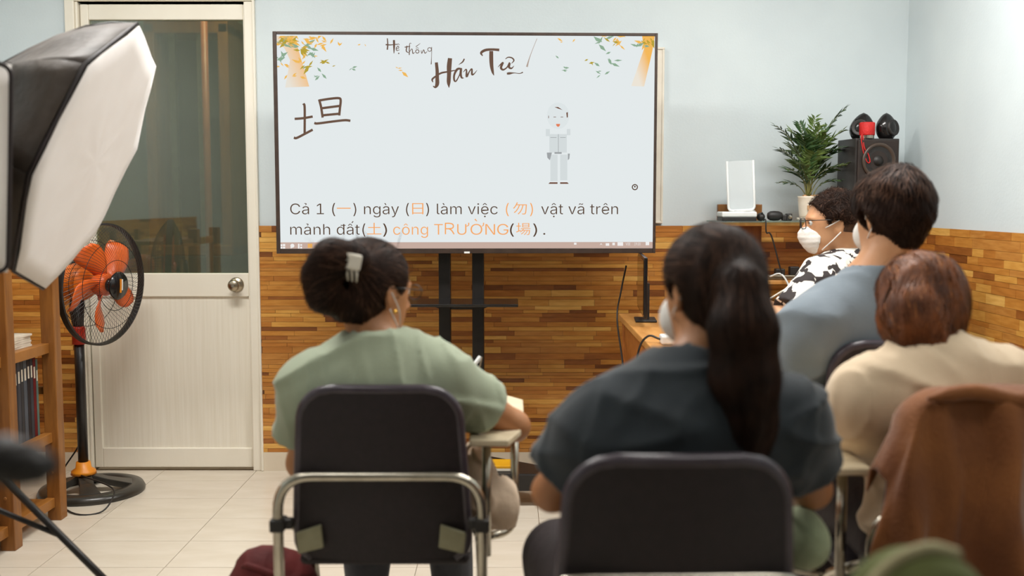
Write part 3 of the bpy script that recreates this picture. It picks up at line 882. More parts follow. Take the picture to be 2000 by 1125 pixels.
# ============================================================ SHELF UNIT ON THE BACK WALL
UY = 4.60
SZ = at(1500, 432, UY).z
ux0 = at(1400, 430, UY).x
un = thing('shelf_unit', 'brown wooden shelf unit with a glass top against the pale blue wall', 'shelf', ((ux0 + 1.8) / 2, 4.73, 0))
up0, up1 = at(1401, 440, UY + .2).x, at(1487, 440, UY + .2).x
b = B(); bx(b, up0, up1, UY + .19, UY + .22, 0, at(1440, 399, UY + .2).z); obj('upright', b, M['shelfwood_v'], un, bevel=.003)
b = B(); bx(b, 1.62, 1.80, UY + .19, UY + .22, 0, SZ - .02); obj('upright', b, M['shelfwood_v'], un, bevel=.003)
b = B(); bx(b, ux0, 1.82, UY, UY + .188, SZ - .022, SZ - .0055); obj('shelf_board', b, M['desktop'], un, bevel=.003)
b = B(); bx(b, ux0 - .01, 1.83, UY - .012, UY + .188, SZ - .005, SZ); obj('glass_top', b, M['shelfglass'], un)
lz = at(1550, 548, UY).z
b = B(); bx(b, up0 + .02, 1.80, UY, UY + .188, lz - .018, lz); obj('shelf_board', b, M['desktop'], un, bevel=.003)
# router
r0, r1 = at(1411, 420, UY + .03), at(1478, 420, UY + .03)
rt = thing('router', 'flat white router with a dark base at the end of the glass shelf', 'router', ((r0.x + r1.x) / 2, UY + .1, SZ))
b = B(); bx(b, r0.x, r1.x, UY + .03, UY + .15, SZ + .0005, SZ + .018); obj('base', b, M['blackp'], rt, bevel=.003)
b = B(); bx(b, r0.x - .002, r1.x + .002, UY + .028, UY + .152, SZ + .018, SZ + .042); obj('top_cover', b, M['white'], rt, bevel=.006)
ah = at(1450, 314, UY + .1).z - SZ
a0, a1 = at(1427, 400, UY + .1), at(1478, 400, UY + .1)
ac = thing('acrylic_stand', 'upright translucent white acrylic holder standing on the router', 'holder', ((a0.x + a1.x) / 2, UY + .09, SZ + .042))
tl = Matrix.Translation((-.012, 0, 0)) @ Matrix.Rotation(R(-3), 4, 'Y')
hw, zt_ = (a1.x - a0.x) / 2, ah - .042
b = B(); bx(b, -hw + .004, hw - .004, -.004, .004, .002, zt_, tl); obj('panel', b, M['acrylic'], ac, local=True)
b = B()
tube(b, [tl @ Vector(p) for p in rounded_bends([(-hw, -.006, zt_), (-hw, -.006, .006), (hw, -.006, .006), (hw, -.006, zt_)], .02)], .0055, 8)
obj('rim', b, M['white'], ac, local=True, smooth=True)
b = B(); lathe(b, [(0, 0), (hw * .8, 0), (hw * .8, .006), (0, .008)], 20, (0, -.012, .0)); obj('foot', b, M['white'], ac, local=True)
# mouse and dark oval gadget
mo = at(1488, 424, UY + .04)
b = B(); bmesh.ops.create_uvsphere(b, u_segments=20, v_segments=12, radius=1)
bmesh.ops.scale(b, vec=(.018, .03, .019), verts=b.verts); bmesh.ops.translate(b, vec=(mo.x, UY + .06, SZ + .0185), verts=b.verts)
ms = thing('computer_mouse', 'small black oval mouse beside the white router', 'mouse', (mo.x, UY + .06, SZ))
obj('shell', b, M['blackp'], ms, smooth=True)
b = B(); tube(b, [(mo.x - .003, UY + .04, SZ + .034), (mo.x + .003, UY + .04, SZ + .034)], .006, 10); obj('scroll_wheel', b, M['blackgloss'], ms)
w0, w1 = at(1501, 422, UY + .05), at(1548, 422, UY + .05)
wc = thing('webcam', 'black rounded webcam lying on the glass shelf beside the potted palm', 'webcam', ((w0.x + w1.x) / 2, UY + .07, SZ))
b = B(); lathe(b, [(0, 0), (.014, .001), (.021, .012), (.0225, .03), (.021, .05), (.014, .066), (.006, .07), (0, .07)], 20, (w0.x, UY + .07, SZ + .0232), axis_matrix((1, 0, 0)))
obj('head', b, M['blackp'], wc, smooth=True)
b = B(); bx(b, w0.x + .066, w0.x + .088, UY + .055, UY + .085, SZ + .0008, SZ + .028); bx(b, w0.x + .084, w1.x, UY + .05, UY + .09, SZ + .0008, SZ + .034); obj('clip', b, M['blackp'], wc, bevel=.005)
b = B(); lathe(b, [(0, 0), (.009, 0), (.009, .004), (0, .005)], 14, (w1.x - .012, UY + .05, SZ + .018), axis_matrix((0, -1, 0))); obj('lens', b, M['chrome'], wc)
b = B(); tube(b, smooth_path([(w0.x - .03, UY + .02, SZ + .004), (w0.x - .028, UY - .015, SZ + .004), (w0.x - .025, UY - .018, SZ - .05), (w0.x, UY - .012, lz + .2), (w0.x + .05, UY - .012, lz + .03), (w0.x + .08, UY + .04, lz + .006)], 6), .0035, 6)
tag(obj('cable', b, M['blackp'], smooth=True), 'black cable hanging from the glass shelf to the power strip', 'cable')
# power strip
ps0 = at(1497, 540, UY + .05).x
ps = thing('power_strip', 'metal-grey power strip with dark plugs on the lower shelf', 'power strip', (ps0 + .14, UY + .06, lz))
b = B(); bx(b, ps0, ps0 + .30, UY + .03, UY + .085, lz + .0005, lz + .022); obj('body', b, M['steel'], ps, bevel=.004)
for k in range(4):
    xx = ps0 + .04 + k * .065
    b = B(); bx(b, xx, xx + .042, UY + .038, UY + .078, lz + .022, lz + .05 + .01 * (k % 2)); obj('plug', b, M['blackp'], ps, bevel=.004)
b = B(); tube(b, smooth_path([(ps0 + .01, UY + .03, lz + .015), (ps0 + .05, UY - .01, lz + .03), (ps0 + .085, UY - .03, lz - .03), (ps0 + .095, UY - .03, lz - .1), (ps0 + .1, UY - .02, .3), (ps0 + .1, UY - .02, .006)], 6), .0045, 6)
tag(obj('cable', b, M['white'], smooth=True), 'white cable looping off the lower shelf from the power strip', 'cable')
b = B(); tube(b, smooth_path([(.99, 4.0, DZ + .0065), (1.0, 4.3, DZ + .0065), (1.07, 4.5, DZ + .03), (ps0 + .17, UY - .01, lz + .02), (ps0 + .22, UY + .03, lz + .028)], 6), .0045, 6)
tag(obj('cable', b, M['ivory'], smooth=True), 'cream cable running from the desk up to the power strip', 'cable')

# ---- potted palm
pc = at(1579, 432, UY + .10)
plant = thing('potted_palm', 'small green palm in a cream pot on the glass shelf', 'plant', (pc.x, UY + .10, SZ))
b = B(); lathe(b, [(0, .0005), (.05, .0005), (.052, .008), (.052, .014), (.046, .014)], 28, (pc.x, UY + .1, SZ)); obj('saucer', b, M['pot'], plant, smooth=True)
b = B(); lathe(b, [(0, .006), (.04, .006), (.043, .03), (.048, .075), (.05, .105), (.052, .112), (.046, .112), (.045, .1), (0, .1)], 28, (pc.x, UY + .1, SZ)); obj('pot', b, M['pot'], plant, smooth=True)
b = B()
bx(b, pc.x - .02, pc.x + .016, UY + .05, UY + .056, SZ + .05, SZ + .07); bx(b, pc.x + .01, pc.x + .02, UY + .05, UY + .056, SZ + .045, SZ + .055)
obj('painted_motif', b, M['pebble'], plant)
rp_ = random.Random(5)
b = B()
for k in range(26):
    a, rr_ = rp_.uniform(0, 6.28), .04 * math.sqrt(rp_.random())
    mt_ = Matrix.Translation((pc.x + rr_ * math.cos(a), UY + .1 + rr_ * math.sin(a), SZ + .108 + rp_.uniform(0, .006))) @ Matrix.Diagonal((.009, .008, .007, 1))
    bmesh.ops.create_icosphere(b, subdivisions=1, radius=1, matrix=mt_)
obj('pebbles', b, M['pebble'], plant, smooth=True)['kind'] = 'stuff'
root = Vector((pc.x, UY + .1, SZ + .105))
def frond(tipv, n, leaflen, m, droop=.06):
    tipv = Vector(tipv)
    ctl = Vector((tipv.x * .25, tipv.y * .25, tipv.z * .7 + .03))
    P = []
    base = root + Vector((rp_.uniform(-.015, .015), rp_.uniform(-.012, .012), 0))
    for i in range(13):
        t = i / 12
        P.append(base * (1 - t) ** 2 + (root + ctl) * 2 * t * (1 - t) + (root + tipv) * t * t)
    bm = B()
    tube(bm, P, [.0022 * (1 - .7 * i / 12) + .0004 for i in range(13)], 5)
    fo = obj('stem', bm, M['stem'], plant, smooth=True)
    bm = B()
    for k in range(n):
        t = .3 + .7 * k / (n - 1)
        i = min(int(t * 12), 11); f_ = t * 12 - i
        p = P[i].lerp(P[i + 1], f_)
        tg = (P[i + 1] - P[i]).normalized()
        sd = tg.cross(Vector((0, 0, 1)))
        if sd.length < .1: sd = Vector((1, 0, 0))
        sd.normalize()
        sd = (sd + Vector((0, 0, rp_.uniform(-.15, .45)))).normalized()
        for s in (-1, 1):
            L = leaflen * (1 - .45 * abs(t - .65) / .35) * rp_.uniform(.75, 1.15)
            d = (tg * rp_.uniform(.55, .9) + sd * s).normalized()
            nrm = d.cross(tg).normalized() * 1.0
            w_ = L * .125
            wd = d.cross(nrm).normalized()
            q = [p, p + d * L * .35 + wd * w_, p + d * L + Vector((0, 0, -droop * L)), p + d * L * .35 - wd * w_]
            mid = p + d * L * .4 + nrm * w_ * .4
            v = [bm.verts.new(x) for x in q]; vm = bm.verts.new(mid)
            for a_i in range(4): bm.faces.new((v[a_i], v[(a_i + 1) % 4], vm))
    obj('leaflets', bm, m, fo)
for (tx, ty, tz, n, L, lm) in ((.145, -.02, .40, 13, .075, 'leaf'), (-.165, -.02, .325, 11, .075, 'leaf'), (-.09, .02, .31, 11, .08, 'leaf2'), (.01, -.03, .36, 12, .06, 'leaf2'),
                          (-.15, -.03, .22, 10, .07, 'leaf'), (.13, -.04, .30, 12, .08, 'leaf2'), (.15, 0, .23, 11, .075, 'leaf'), (.16, -.04, .15, 10, .07, 'leaf2'), (-.12, -.05, .13, 10, .07, 'leaf'),
                          (-.06, -.06, .28, 12, .085, 'leaf'), (.05, -.06, .27, 12, .085, 'leaf2'), (.08, .03, .32, 12, .08, 'leaf'), (-.04, .04, .34, 12, .075, 'leaf'), (.0, -.07, .2, 12, .085, 'leaf2'),
                          (-.10, -.02, .24, 12, .08, 'leaf2'), (.10, -.03, .22, 12, .08, 'leaf'), (-.08, -.06, .16, 10, .08, 'leaf2'), (.09, -.06, .14, 10, .075, 'leaf'), (-.14, 0, .07, 8, .06, 'leaf'), (.13, -.03, .08, 8, .06, 'leaf'), (.03, -.04, .32, 12, .07, 'leaf2'), (-.02, -.06, .25, 12, .08, 'leaf')):
    frond((tx, ty, tz), n + 2, L * 1.15, M[lm])

# ---- loudspeaker tower, two pod speakers and a red can
s0, s1 = at(1675, 300, UY + .0), at(1762, 300, UY + .0)
spz = at(1710, 270, UY).z
spw = .235
spx = (at(1657, 300, UY).x + s1.x) / 2
sp = thing('loudspeaker', 'tall black loudspeaker box standing on the shelf in the corner', 'loudspeaker', (spx, UY + .095, SZ), R(9))
hh = spz - SZ
b = B(); bx(b, -.105, .105, -.085, .085, .0005, hh); obj('cabinet', b, mat('speaker_vinyl', (46, 42, 40), .35, col2=(56, 52, 50), scale=20), sp, local=True, bevel=.004)
b = B(); bx(b, -.097, .097, -.096, -.085, .008, hh - .008); obj('front_baffle', b, mat('speaker_baffle', (48, 36, 30), .55, col2=(40, 30, 26), scale=20), sp, local=True, bevel=.004)
for zc, r_ in ((hh - .10, .08), (hh - .27, .075)):
    b = B(); lathe(b, [(r_ * .8, 0), (r_, 0), (r_, .008), (r_ * .9, .012), (r_ * .8, .004)], 32, (0, -.096, zc), axis_matrix((0, -1, 0)))
    ring = obj('driver_ring', b, mat('driver_ring', (66, 54, 46), .35, col2=(74, 60, 50), scale=10), sp, local=True, smooth=True)
    b = B(); lathe(b, [(r_ * .8, .004), (r_ * .3, -.004), (r_ * .28, .004), (0, .012)], 32, (0, -.096, zc), axis_matrix((0, -1, 0))); obj('cone', b, M['blackp'], ring, local=True, smooth=True)
def pod(u, v, rz, lean, lab):
    c = at(u, v, UY + .05)
    t = thing('pod_speaker', lab, 'loudspeaker', (c.x, UY + .075, spz), rz)
    # a rounded teardrop: flat round face on one side, pointed top
    bm = B()
    n, m_ = 24, 14
    rings = []
    for j in range(m_ + 1):
        f = j / m_
        z = .0005 + .118 * f
        r_ = .056 * (math.sin(math.pi * min(1, (f * .86 + .14))) ** .62) * (1 - .12 * f)
        rings.append([bm.verts.new((r_ * math.cos(2 * math.pi * k / n) + lean * f * .03, .8 * r_ * math.sin(2 * math.pi * k / n), z)) for k in range(n)])
    for a, c2 in zip(rings, rings[1:]):
        for k in range(n): bm.faces.new((a[k], a[(k + 1) % n], c2[(k + 1) % n], c2[k]))
    bm.faces.new(rings[0][::-1]); bm.faces.new(rings[-1])
    obj('shell', bm, M['blackgloss'], t, local=True, smooth=True)
    bm = B(); lathe(bm, [(0, .004), (.018, 0), (.032, .006), (.036, .006), (.038, 0), (.036, -.012)], 24, (lean * .012, -.036, .05), axis_matrix((0, -1, .12)))
    obj('grille', bm, M['blackp'], t, local=True, smooth=True)
pod(1684, 262, R(-30), .4, 'glossy black pod speaker beside the potted palm, atop the loudspeaker')
pod(1735, 262, R(35), -.1, 'glossy black pod speaker nearest the room corner, atop the loudspeaker')
rc = at(1696, 260, UY + .012)
cn = thing('portable_speaker', 'small red cloth cylinder speaker with a cord loop, on the loudspeaker', 'speaker', (rc.x, UY + .03, spz))
b = B(); lathe(b, [(0, .0005), (.031, .0005), (.031, .014), (0, .014)], 24, (rc.x, UY + .03, spz)); obj('base', b, M['chrome'], cn, smooth=False)
b = B(); lathe(b, [(0, .014), (.033, .014), (.034, .018), (.034, .068), (.031, .072), (0, .072)], 24, (rc.x, UY + .03, spz)); obj('body', b, M['red'], cn, smooth=True)
lp = []
for (u, v) in ((1682, 268), (1684, 285), (1688, 303), (1694, 317), (1699, 316), (1696, 302), (1688, 288)):
    lp.append(at(u, v, UY - .012))
b = B(); tube(b, smooth_path([(rc.x - .03, UY - .0, spz + .02)] + lp + [(rc.x - .03, UY - .004, spz + .012)], 5), .0028, 6); obj('cord_loop', b, M['red'], cn, smooth=True)

# ============================================================ BOOKSHELF BY THE LEFT WALL
BZ = [.09, .36, .726, 1.08]
bs = thing('bookshelf', 'open brown wooden bookshelf by the wall with books on its shelves', 'bookshelf', (-1.95, 3.72, 0))
FXN = lambda y: -1.855 + (y - 3.76) * .024
XB = -2.23
for y in (3.30, 3.76, 4.13):
    x = FXN(y)
    b = B(); bx(b, x - .055, x, y - .03, y + .03, 0, 1.14); pp = obj('post', b, M['shelfwood_v'], bs, bevel=.003)
    b = B()
    for z in (.07, .2):
        lathe(b, [(0, 0), (.006, 0), (.005, .002), (0, .002)], 8, (x - .03, y - .0302, z), axis_matrix((0, -1, 0)))
    obj('peg', b, M['shelfwood'], pp)
    b = B(); bx(b, XB, XB + .025, y - .02, y + .02, 0, 1.14); obj('back_post', b, M['shelfwood_v'], bs, bevel=.003)
for z in BZ:
    b = B()
    vs = []
    y0, y1 = 3.335, 4.10
    for zz in (z - .02, z):
        vs.append([b.verts.new((XB + .026, y0, zz)), b.verts.new((FXN(y0) - .056, y0, zz)), b.verts.new((FXN(y1) - .056, y1, zz)), b.verts.new((XB + .026, y1, zz))])
    b.faces.new(vs[0][::-1]); b.faces.new(vs[1])
    for k in range(4): b.faces.new((vs[0][k], vs[0][(k + 1) % 4], vs[1][(k + 1) % 4], vs[1][k]))
    obj('shelf_board', b, M['shelfwood'], bs)
    for (ya, yb_) in ((3.331, 3.729), (3.791, 4.099)):
        b = B()
        pa, pb2 = FXN(ya), FXN(yb_)
        vs = [b.verts.new(p) for p in ((pa - .055, ya, z - .034), (pb2 - .055, yb_, z - .034), (pb2 - .055, yb_, z + .006), (pa - .055, ya, z + .006))]
        vt = [b.verts.new(p) for p in ((pa - .022, ya, z - .034), (pb2 - .022, yb_, z - .034), (pb2 - .022, yb_, z + .006), (pa - .022, ya, z + .006))]
        b.faces.new(vs[::-1]); b.faces.new(vt)
        for k in range(4): b.faces.new((vs[k], vs[(k + 1) % 4], vt[(k + 1) % 4], vt[k]))
        obj('front_rail', b, M['shelfwood'], bs, bevel=.002)
for zz in (.20, .52):
    b = B(); bx(b, -2.20, -1.905, 4.13 - .012, 4.13 + .012, zz, zz + .03); obj('end_rail', b, M['shelfwood'], bs)
# books: spines towards the room
rb = random.Random(3)
COVER = {}
def cover(c):
    if c not in COVER: COVER[c] = mat('book_cover_%d' % len(COVER), c, .45, col2=tuple(int(x * .85) for x in c), scale=12)
    return COVER[c]
def book(y, t, h, depth, c, z, lab, lean=0.0):
    xs = FXN(y) - .062
    o = thing('book', lab, 'book', (xs, y, z), R(90), group='books standing on the bookshelf')
    # local x -> along shelf (world y), local y -> into the shelf (world -x)
    b = B()
    bx(b, 0, .0025, 0, depth, .0008, h); bx(b, t - .0025, t, 0, depth, .0008, h); bx(b, .0025, t - .0025, 0, .003, .0008, h)
    obj('cover', b, cover(c), o, local=True)
    b = B(); bx(b, .0027, t - .0027, .004, depth - .004, .004, h - .005); obj('pages', b, M['paper'], o, local=True)
    b = B(); bx(b, t * .25, t * .75, -.0008, .0, h * .72, h * .86); obj('spine_label', b, M['paper'], o, local=True)
specs = [((222, 216, 204), .028, .31, 'thick cream book at the near end of the row, by the bookshelf post'), ((58, 46, 70), .030, .315, 'dark purple book between a cream and a white book on the shelf'),
         ((214, 204, 196), .014, .30, 'thin off-white book beside the dark purple book'), ((150, 34, 40), .016, .31, 'bright red thin book beside the off-white book'), ((38, 36, 46), .026, .325, 'black book next to the bright red book'),
         ((52, 56, 66), .024, .33, 'slate grey book third from the red book'), ((44, 46, 52), .022, .335, 'charcoal book in the middle of the dark books'), ((78, 86, 96), .026, .335, 'steel grey book among the dark books'),
         ((34, 34, 40), .024, .34, 'black tall book among the grey books'), ((60, 66, 74), .022, .34, 'blue-grey tall book next to the maroon book'), ((110, 30, 34), .022, .33, 'maroon book at the far end of the row'), ((96, 124, 116), .016, .31, 'thin teal book last in the row by the far post')]
y = 3.797
for c, t, h, lab in specs:
    book(y, t, h, .2, c, BZ[1], lab)
    y += t + .0012
y = 3.56
for c, t, h, lab in [((206, 214, 218), .03, .3, 'pale blue-white book in the nearer bay of the bookshelf'), ((226, 214, 206), .03, .31, 'white book in the nearer bay of the bookshelf'), ((196, 120, 110), .02, .3, 'salmon pink book in the nearer bay of the bookshelf'), ((222, 220, 216), .03, .31, 'white book against the middle post in the nearer bay')]:
    book(y, t, h, .2, c, BZ[1], lab)
    y += t + .0012
for c, t, h, lab in [((60, 48, 40), .03, .22, 'dark brown book on the bottom shelf of the nearer bay')]:
    book(3.69, t, h, .2, c, BZ[0], lab)
# upper shelf contents
b = B(); bx(b, -2.18, -2.06, 3.90, 4.07, BZ[2] + .0008, BZ[2] + .24)
cb = thing('cardboard_box', 'plain cardboard box at the back of the upper shelf', 'box', (-2.12, 3.98, BZ[2]))
obj('carton', b, M['cardboard'], cb, bevel=.003)
b = B(); bx(b, -2.0595, -2.059, 3.9, 4.07, BZ[2] + .1, BZ[2] + .13); obj('tape', b, M['paper'], cb)
for k in range(6):
    b = B()
    mtp = Matrix.Translation((-1.96, 3.985, BZ[2] + .004 + k * .0085)) @ Matrix.Rotation(R(rb.uniform(-6, 6)), 4, 'Z')
    bx(b, -.045, .035, -.08, .08, -.003, .0045, mtp)
    pbk = thing('paper_booklet', 'cream paper booklet, ' + ('lowest', 'second from the bottom', 'third from the bottom', 'third from the top', 'second from the top', 'topmost')[k] + ' of the flat pile on the shelf', 'booklet', (-1.945, 3.985, BZ[2] + k * .0085), group='pile of booklets on the upper shelf')
    obj('sheets', b, M['paper'], pbk)
# limp dark cloth bag on the upper shelf
b = B()
n = 16
rings = []
for j in range(12):
    f = j / 11
    z = BZ[2] + .001 + .29 * f
    rings.append([b.verts.new((-1.985 + (.05 - .03 * f + .006 * math.sin(5 * f + 3 * k * .4)) * math.cos(2 * math.pi * k / n), 3.85 + (.045 - .015 * f + .005 * math.sin(9 * f + k)) * math.sin(2 * math.pi * k / n) + .02 * f * f, z)) for k in range(n)])
for a, c in zip(rings, rings[1:]):
    for k in range(n): b.faces.new((a[k], a[(k + 1) % n], c[(k + 1) % n], c[k]))
b.faces.new(rings[0][::-1]); b.faces.new(rings[-1])
cbag = thing('cloth_bag', 'limp dark blue-grey cloth bag on the upper shelf', 'bag', (-1.985, 3.85, BZ[2]))
obj('bag_body', b, M['darkbag'], cbag, smooth=True)
b = B(); tube(b, smooth_path([(-1.94, 3.86, BZ[2] + .285), (-1.92, 3.87, BZ[2] + .32), (-1.91, 3.88, BZ[2] + .24)], 6), .006, 6); obj('strap', b, M['darkbag'], cbag, smooth=True)

# ============================================================ PEDESTAL FAN
fb = onfloor(180, 961)
fc = at(194, 553, fb.y - .06)
fan = thing('pedestal_fan', 'orange-bladed black pedestal fan standing before the cream door', 'fan', (fb.x, fb.y, 0))
px_, py_ = fb.x - .035, fb.y
b = B()
n = 48
prof = [(.225, 0.0005), (.228, .012), (.218, .03), (.19, .036), (.165, .034), (.155, .02), (.155, .0005)]
lathe(b, prof + [prof[0]], n, (fb.x, fb.y, 0)); base = obj('base_ring', b, M['fanbase'], fan, smooth=True)
b = B()
for k in range(4):
    a = R(20 + 90 * k)
    d = Vector((math.cos(a), math.sin(a), 0)); s = Vector((-d.y, d.x, 0))
    c0 = Vector((px_, py_, 0))
    e = Vector((fb.x, fb.y, 0)) + d * .17
    vs = []
    for (p, w_, z) in ((c0, .028, .095), (c0.lerp(e, .5), .03, .06), (e, .045, .036)):
        vs.append([b.verts.new(p + s * w_ + Vector((0, 0, z))), b.verts.new(p - s * w_ + Vector((0, 0, z))), b.verts.new(p - s * w_ + Vector((0, 0, max(z - .03, .004)))), b.verts.new(p + s * w_ + Vector((0, 0, max(z - .03, .004))))])
    for q, r_ in zip(vs, vs[1:]):
        for i in range(4): b.faces.new((q[i], q[(i + 1) % 4], r_[(i + 1) % 4], r_[i]))
    b.faces.new(vs[0]); b.faces.new(vs[-1][::-1])
obj('base_spoke', b, M['fanbase'], fan, bevel=.003)
b = B(); lathe(b, [(0, .085), (.055, .085), (.052, .1), (.034, .112), (.03, .14), (0, .14)], 24, (px_, py_, 0)); obj('base_collar', b, M['orange2'], fan, smooth=True)
zr = at(160, 672, fb.y).z
zr2 = at(160, 650, fb.y).z
b = B(); tube(b, [(px_, py_, .13), (px_, py_, .5), (px_, py_, zr + .01)], .0215, 16); obj('pole', b, M['black'], fan, smooth=True)
b = B(); lathe(b, [(0, zr), (.029, zr), (.029, zr2 + .02), (.024, zr2 + .03), (0, zr2 + .03)], 20, (px_, py_, 0)); obj('height_collar', b, M['redp'], fan, smooth=True)
nd = Vector((.956, -.292, -.05)).normalized()
fc = Vector((px_, py_, fc.z)) + nd * .135
fan_m = Matrix.Translation(fc) @ axis_matrix(nd)
b = B(); tube(b, [(px_, py_, zr2 + .02), (px_ - .005, py_, fc.z - .12), (px_, py_, fc.z - .05)], [.022, .032, .03], 14); obj('neck', b, M['blackp'], fan, smooth=True)
b = B(); lathe(b, [(0, -.235), (.03, -.232), (.06, -.215), (.08, -.17), (.084, -.12), (.075, -.085), (.03, -.07), (0, -.07)], 28, (0, 0, 0), fan_m); mh = obj('motor_housing', b, M['orange'], fan, smooth=True)
b = B(); lathe(b, [(.0, 0), (.014, 0), (.014, .003), (0, .004)], 16, fc + nd * -.16 + Vector((0, -.069, .0)), axis_matrix((.1, -1, 0))); obj('motor_badge', b, M['white'], mh)
b = B(); lathe(b, [(0, -.2), (.04, -.2), (.045, -.17), (.03, -.15), (0, -.15)], 20, Vector((0, 0, .055)), fan_m); obj('swing_knob', b, M['blackp'], fan, smooth=True)
CR = .262
b = B(); lathe(b, [(0, -.03), (.045, -.03), (.05, -.02), (.05, .022), (.042, .034), (0, .036)], 24, (0, 0, 0), fan_m); obj('hub', b, M['orange_t'], fan, smooth=True)
b = B(); lathe(b, [(0, .036), (.03, .036), (.028, .05), (0, .053)], 20, (0, 0, 0), fan_m); obj('hub_nut', b, M['blackgloss'], fan, smooth=True)
for k in range(5):
    b = B()
    a0 = 2 * math.pi * k / 5 + .62
    NR, NA = 8, 7
    g = []
    for i in range(NR):
        f = i / (NR - 1)
        r_ = .045 + f * .165
        row = []
        half = .14 + .27 * math.sin(math.pi * min(1, f * .8 + .12)) ** .8
        if i == NR - 1: half *= .75
        for j in range(NA):
            s = j / (NA - 1) * 2 - 1
            a = a0 + s * half + f * .35
            z = -.024 * s - .006 * f + .01 * (1 - s * s)
            row.append((r_ * math.cos(a), r_ * math.sin(a), z))
        g.append(row)
    top = [[b.verts.new(fan_m @ Vector(p)) for p in row] for row in g]
    bot = [[b.verts.new(fan_m @ (Vector(p) - Vector((0, 0, .003)))) for p in row] for row in g]
    for i in range(NR - 1):
        for j in range(NA - 1):
            b.faces.new((top[i][j], top[i][j + 1], top[i + 1][j + 1], top[i + 1][j]))
            b.faces.new((bot[i][j], bot[i + 1][j], bot[i + 1][j + 1], bot[i][j + 1]))
    for i in range(NR - 1):
        b.faces.new((top[i][0], top[i + 1][0], bot[i + 1][0], bot[i][0])); b.faces.new((top[i][-1], bot[i][-1], bot[i + 1][-1], top[i + 1][-1]))
    for j in range(NA - 1):
        b.faces.new((top[0][j], bot[0][j], bot[0][j + 1], top[0][j + 1])); b.faces.new((top[-1][j], top[-1][j + 1], bot[-1][j + 1], bot[-1][j]))
    obj('blade', b, M['orange_t'], fan, smooth=True)
def ringpts(r_, z, n=56): return [fan_m @ Vector((r_ * math.cos(2 * math.pi * k / n), r_ * math.sin(2 * math.pi * k / n), z)) for k in range(n)]
b = B(); lathe(b, [(CR, -.016), (CR + .007, -.014), (CR + .007, .014), (CR, .016), (CR - .004, .0), (CR, -.016)], 64, (0, 0, 0), fan_m); obj('cage_rim', b, M['blackp'], fan, smooth=False)
def dome(r_, front):
    f = r_ / CR
    return (.016 + .062 * (1 - f ** 2.6)) if front else (-.016 - .075 * (1 - f ** 3.2))
for front, nm, rin in ((True, 'front_grille', .055), (False, 'rear_grille', .06)):
    b = B()
    NW = 84
    for k in range(NW):
        a = 2 * math.pi * k / NW
        P = []
        for i in range(7):
            r_ = rin + (CR - rin) * i / 6
            aa = a + (.35 * (i / 6) if front else -.2 * (i / 6))
            P.append(fan_m @ Vector((r_ * math.cos(aa), r_ * math.sin(aa), dome(r_, front))))
        tube(b, P, .00085, 4, caps=False)
    for r_ in (.11, .19):
        tube(b, ringpts(r_, dome(r_, front)), .0014, 5, closed=True)
    obj(nm, b, M['black'], fan)
b = B(); lathe(b, [(0, .079), (.058, .076), (.062, .082), (.056, .09), (0, .094)], 28, (0, 0, 0), fan_m); bd = obj('badge_disc', b, M['blackgloss'], fan, smooth=True)
b = B(); bx(b, -.004, .004, -.03, .03, .0925, .096, fan_m); obj('badge_mark', b, M['orange2'], bd)
b = B(); bx(b, .008, .013, -.02, .028, .0925, .0955, fan_m); obj('badge_mark', b, M['white'], bd)
fb2 = onfloor(195, 1003)
b = B(); tube(b, smooth_path([(px_ - .0, py_ + .03, .3), (px_ - .04, py_ + .05, .2), (px_ - .11, py_ + .06, .1), (px_ - .15, py_ - .0, .006), (fb2.x - .12, fb2.y, .005), (fb2.x, fb2.y - .005, .005), (fb2.x + .03, fb2.y + .06, .045), (fb2.x - .0, fb2.y + .13, .075), (px_ + .01, py_ - .05, .09)], 6), .0035, 6)
obj('power_cord', b, M['blackp'], fan, smooth=True)

# ============================================================ SOFTBOX LIGHTS
def light_stand(name, lab, top, spread, legdirs, hubz):
    t = thing(name, lab, 'light stand', (top.x, top.y, 0))
    b = B(); tube(b, [(top.x, top.y, .12), (top.x, top.y, hubz + .1)], .0145, 12); tube(b, [(top.x, top.y, hubz + .1), (top.x, top.y, top.z)], .011, 12); obj('pole', b, M['black'], t, smooth=True)
    b = B(); lathe(b, [(.0148, -.03), (.024, -.03), (.024, .03), (.0148, .03)], 14, (top.x, top.y, hubz)); obj('upper_collar', b, M['blackp'], t)
    lowz = hubz * .74
    b = B(); lathe(b, [(.0148, -.022), (.022, -.022), (.022, .022), (.0148, .022)], 14, (top.x, top.y, lowz)); obj('lower_collar', b, M['blackp'], t)
    for a in legdirs:
        d = Vector((math.cos(a), math.sin(a), 0))
        f = Vector((top.x, top.y, .01)) + d * spread
        h = Vector((top.x, top.y, hubz)) + d * .022
        b = B(); tube(b, [h, f], .0105, 10); lg_ = obj('leg', b, M['black'], t, smooth=True)
        b = B(); lathe(b, [(0, -.01), (.014, -.01), (.014, .018), (0, .018)], 10, f, None); obj('rubber_foot', b, M['blackp'], lg_)
        m_ = h.lerp(f, .44)
        b = B(); s = Vector((-d.y, d.x, 0)) * .012
        tube(b, [Vector((top.x, top.y, lowz)) + d * .018, m_], .008, 8); obj('brace', b, M['black'], t)
    return t
oc = Vector((-1.186, 2.903, 1.417))
on = Vector((.915, .091, -.392)).normalized()
ou = Vector((.40, -.103, .911)); ou = (ou - on * ou.dot(on)).normalized()
om = Matrix.Translation(oc) @ Matrix((ou.cross(on), ou, on)).transposed().to_4x4()
OR = .405
depth = .36
def octpt(k, r_, z, off=0): 
    a = 2 * math.pi * (k + off) / 8 + math.pi / 2
    return om @ Vector((r_ * math.cos(a), r_ * math.sin(a), z))
ob = thing('octagonal_softbox', 'large octagonal softbox with black sides and white front cloth', 'softbox', oc)
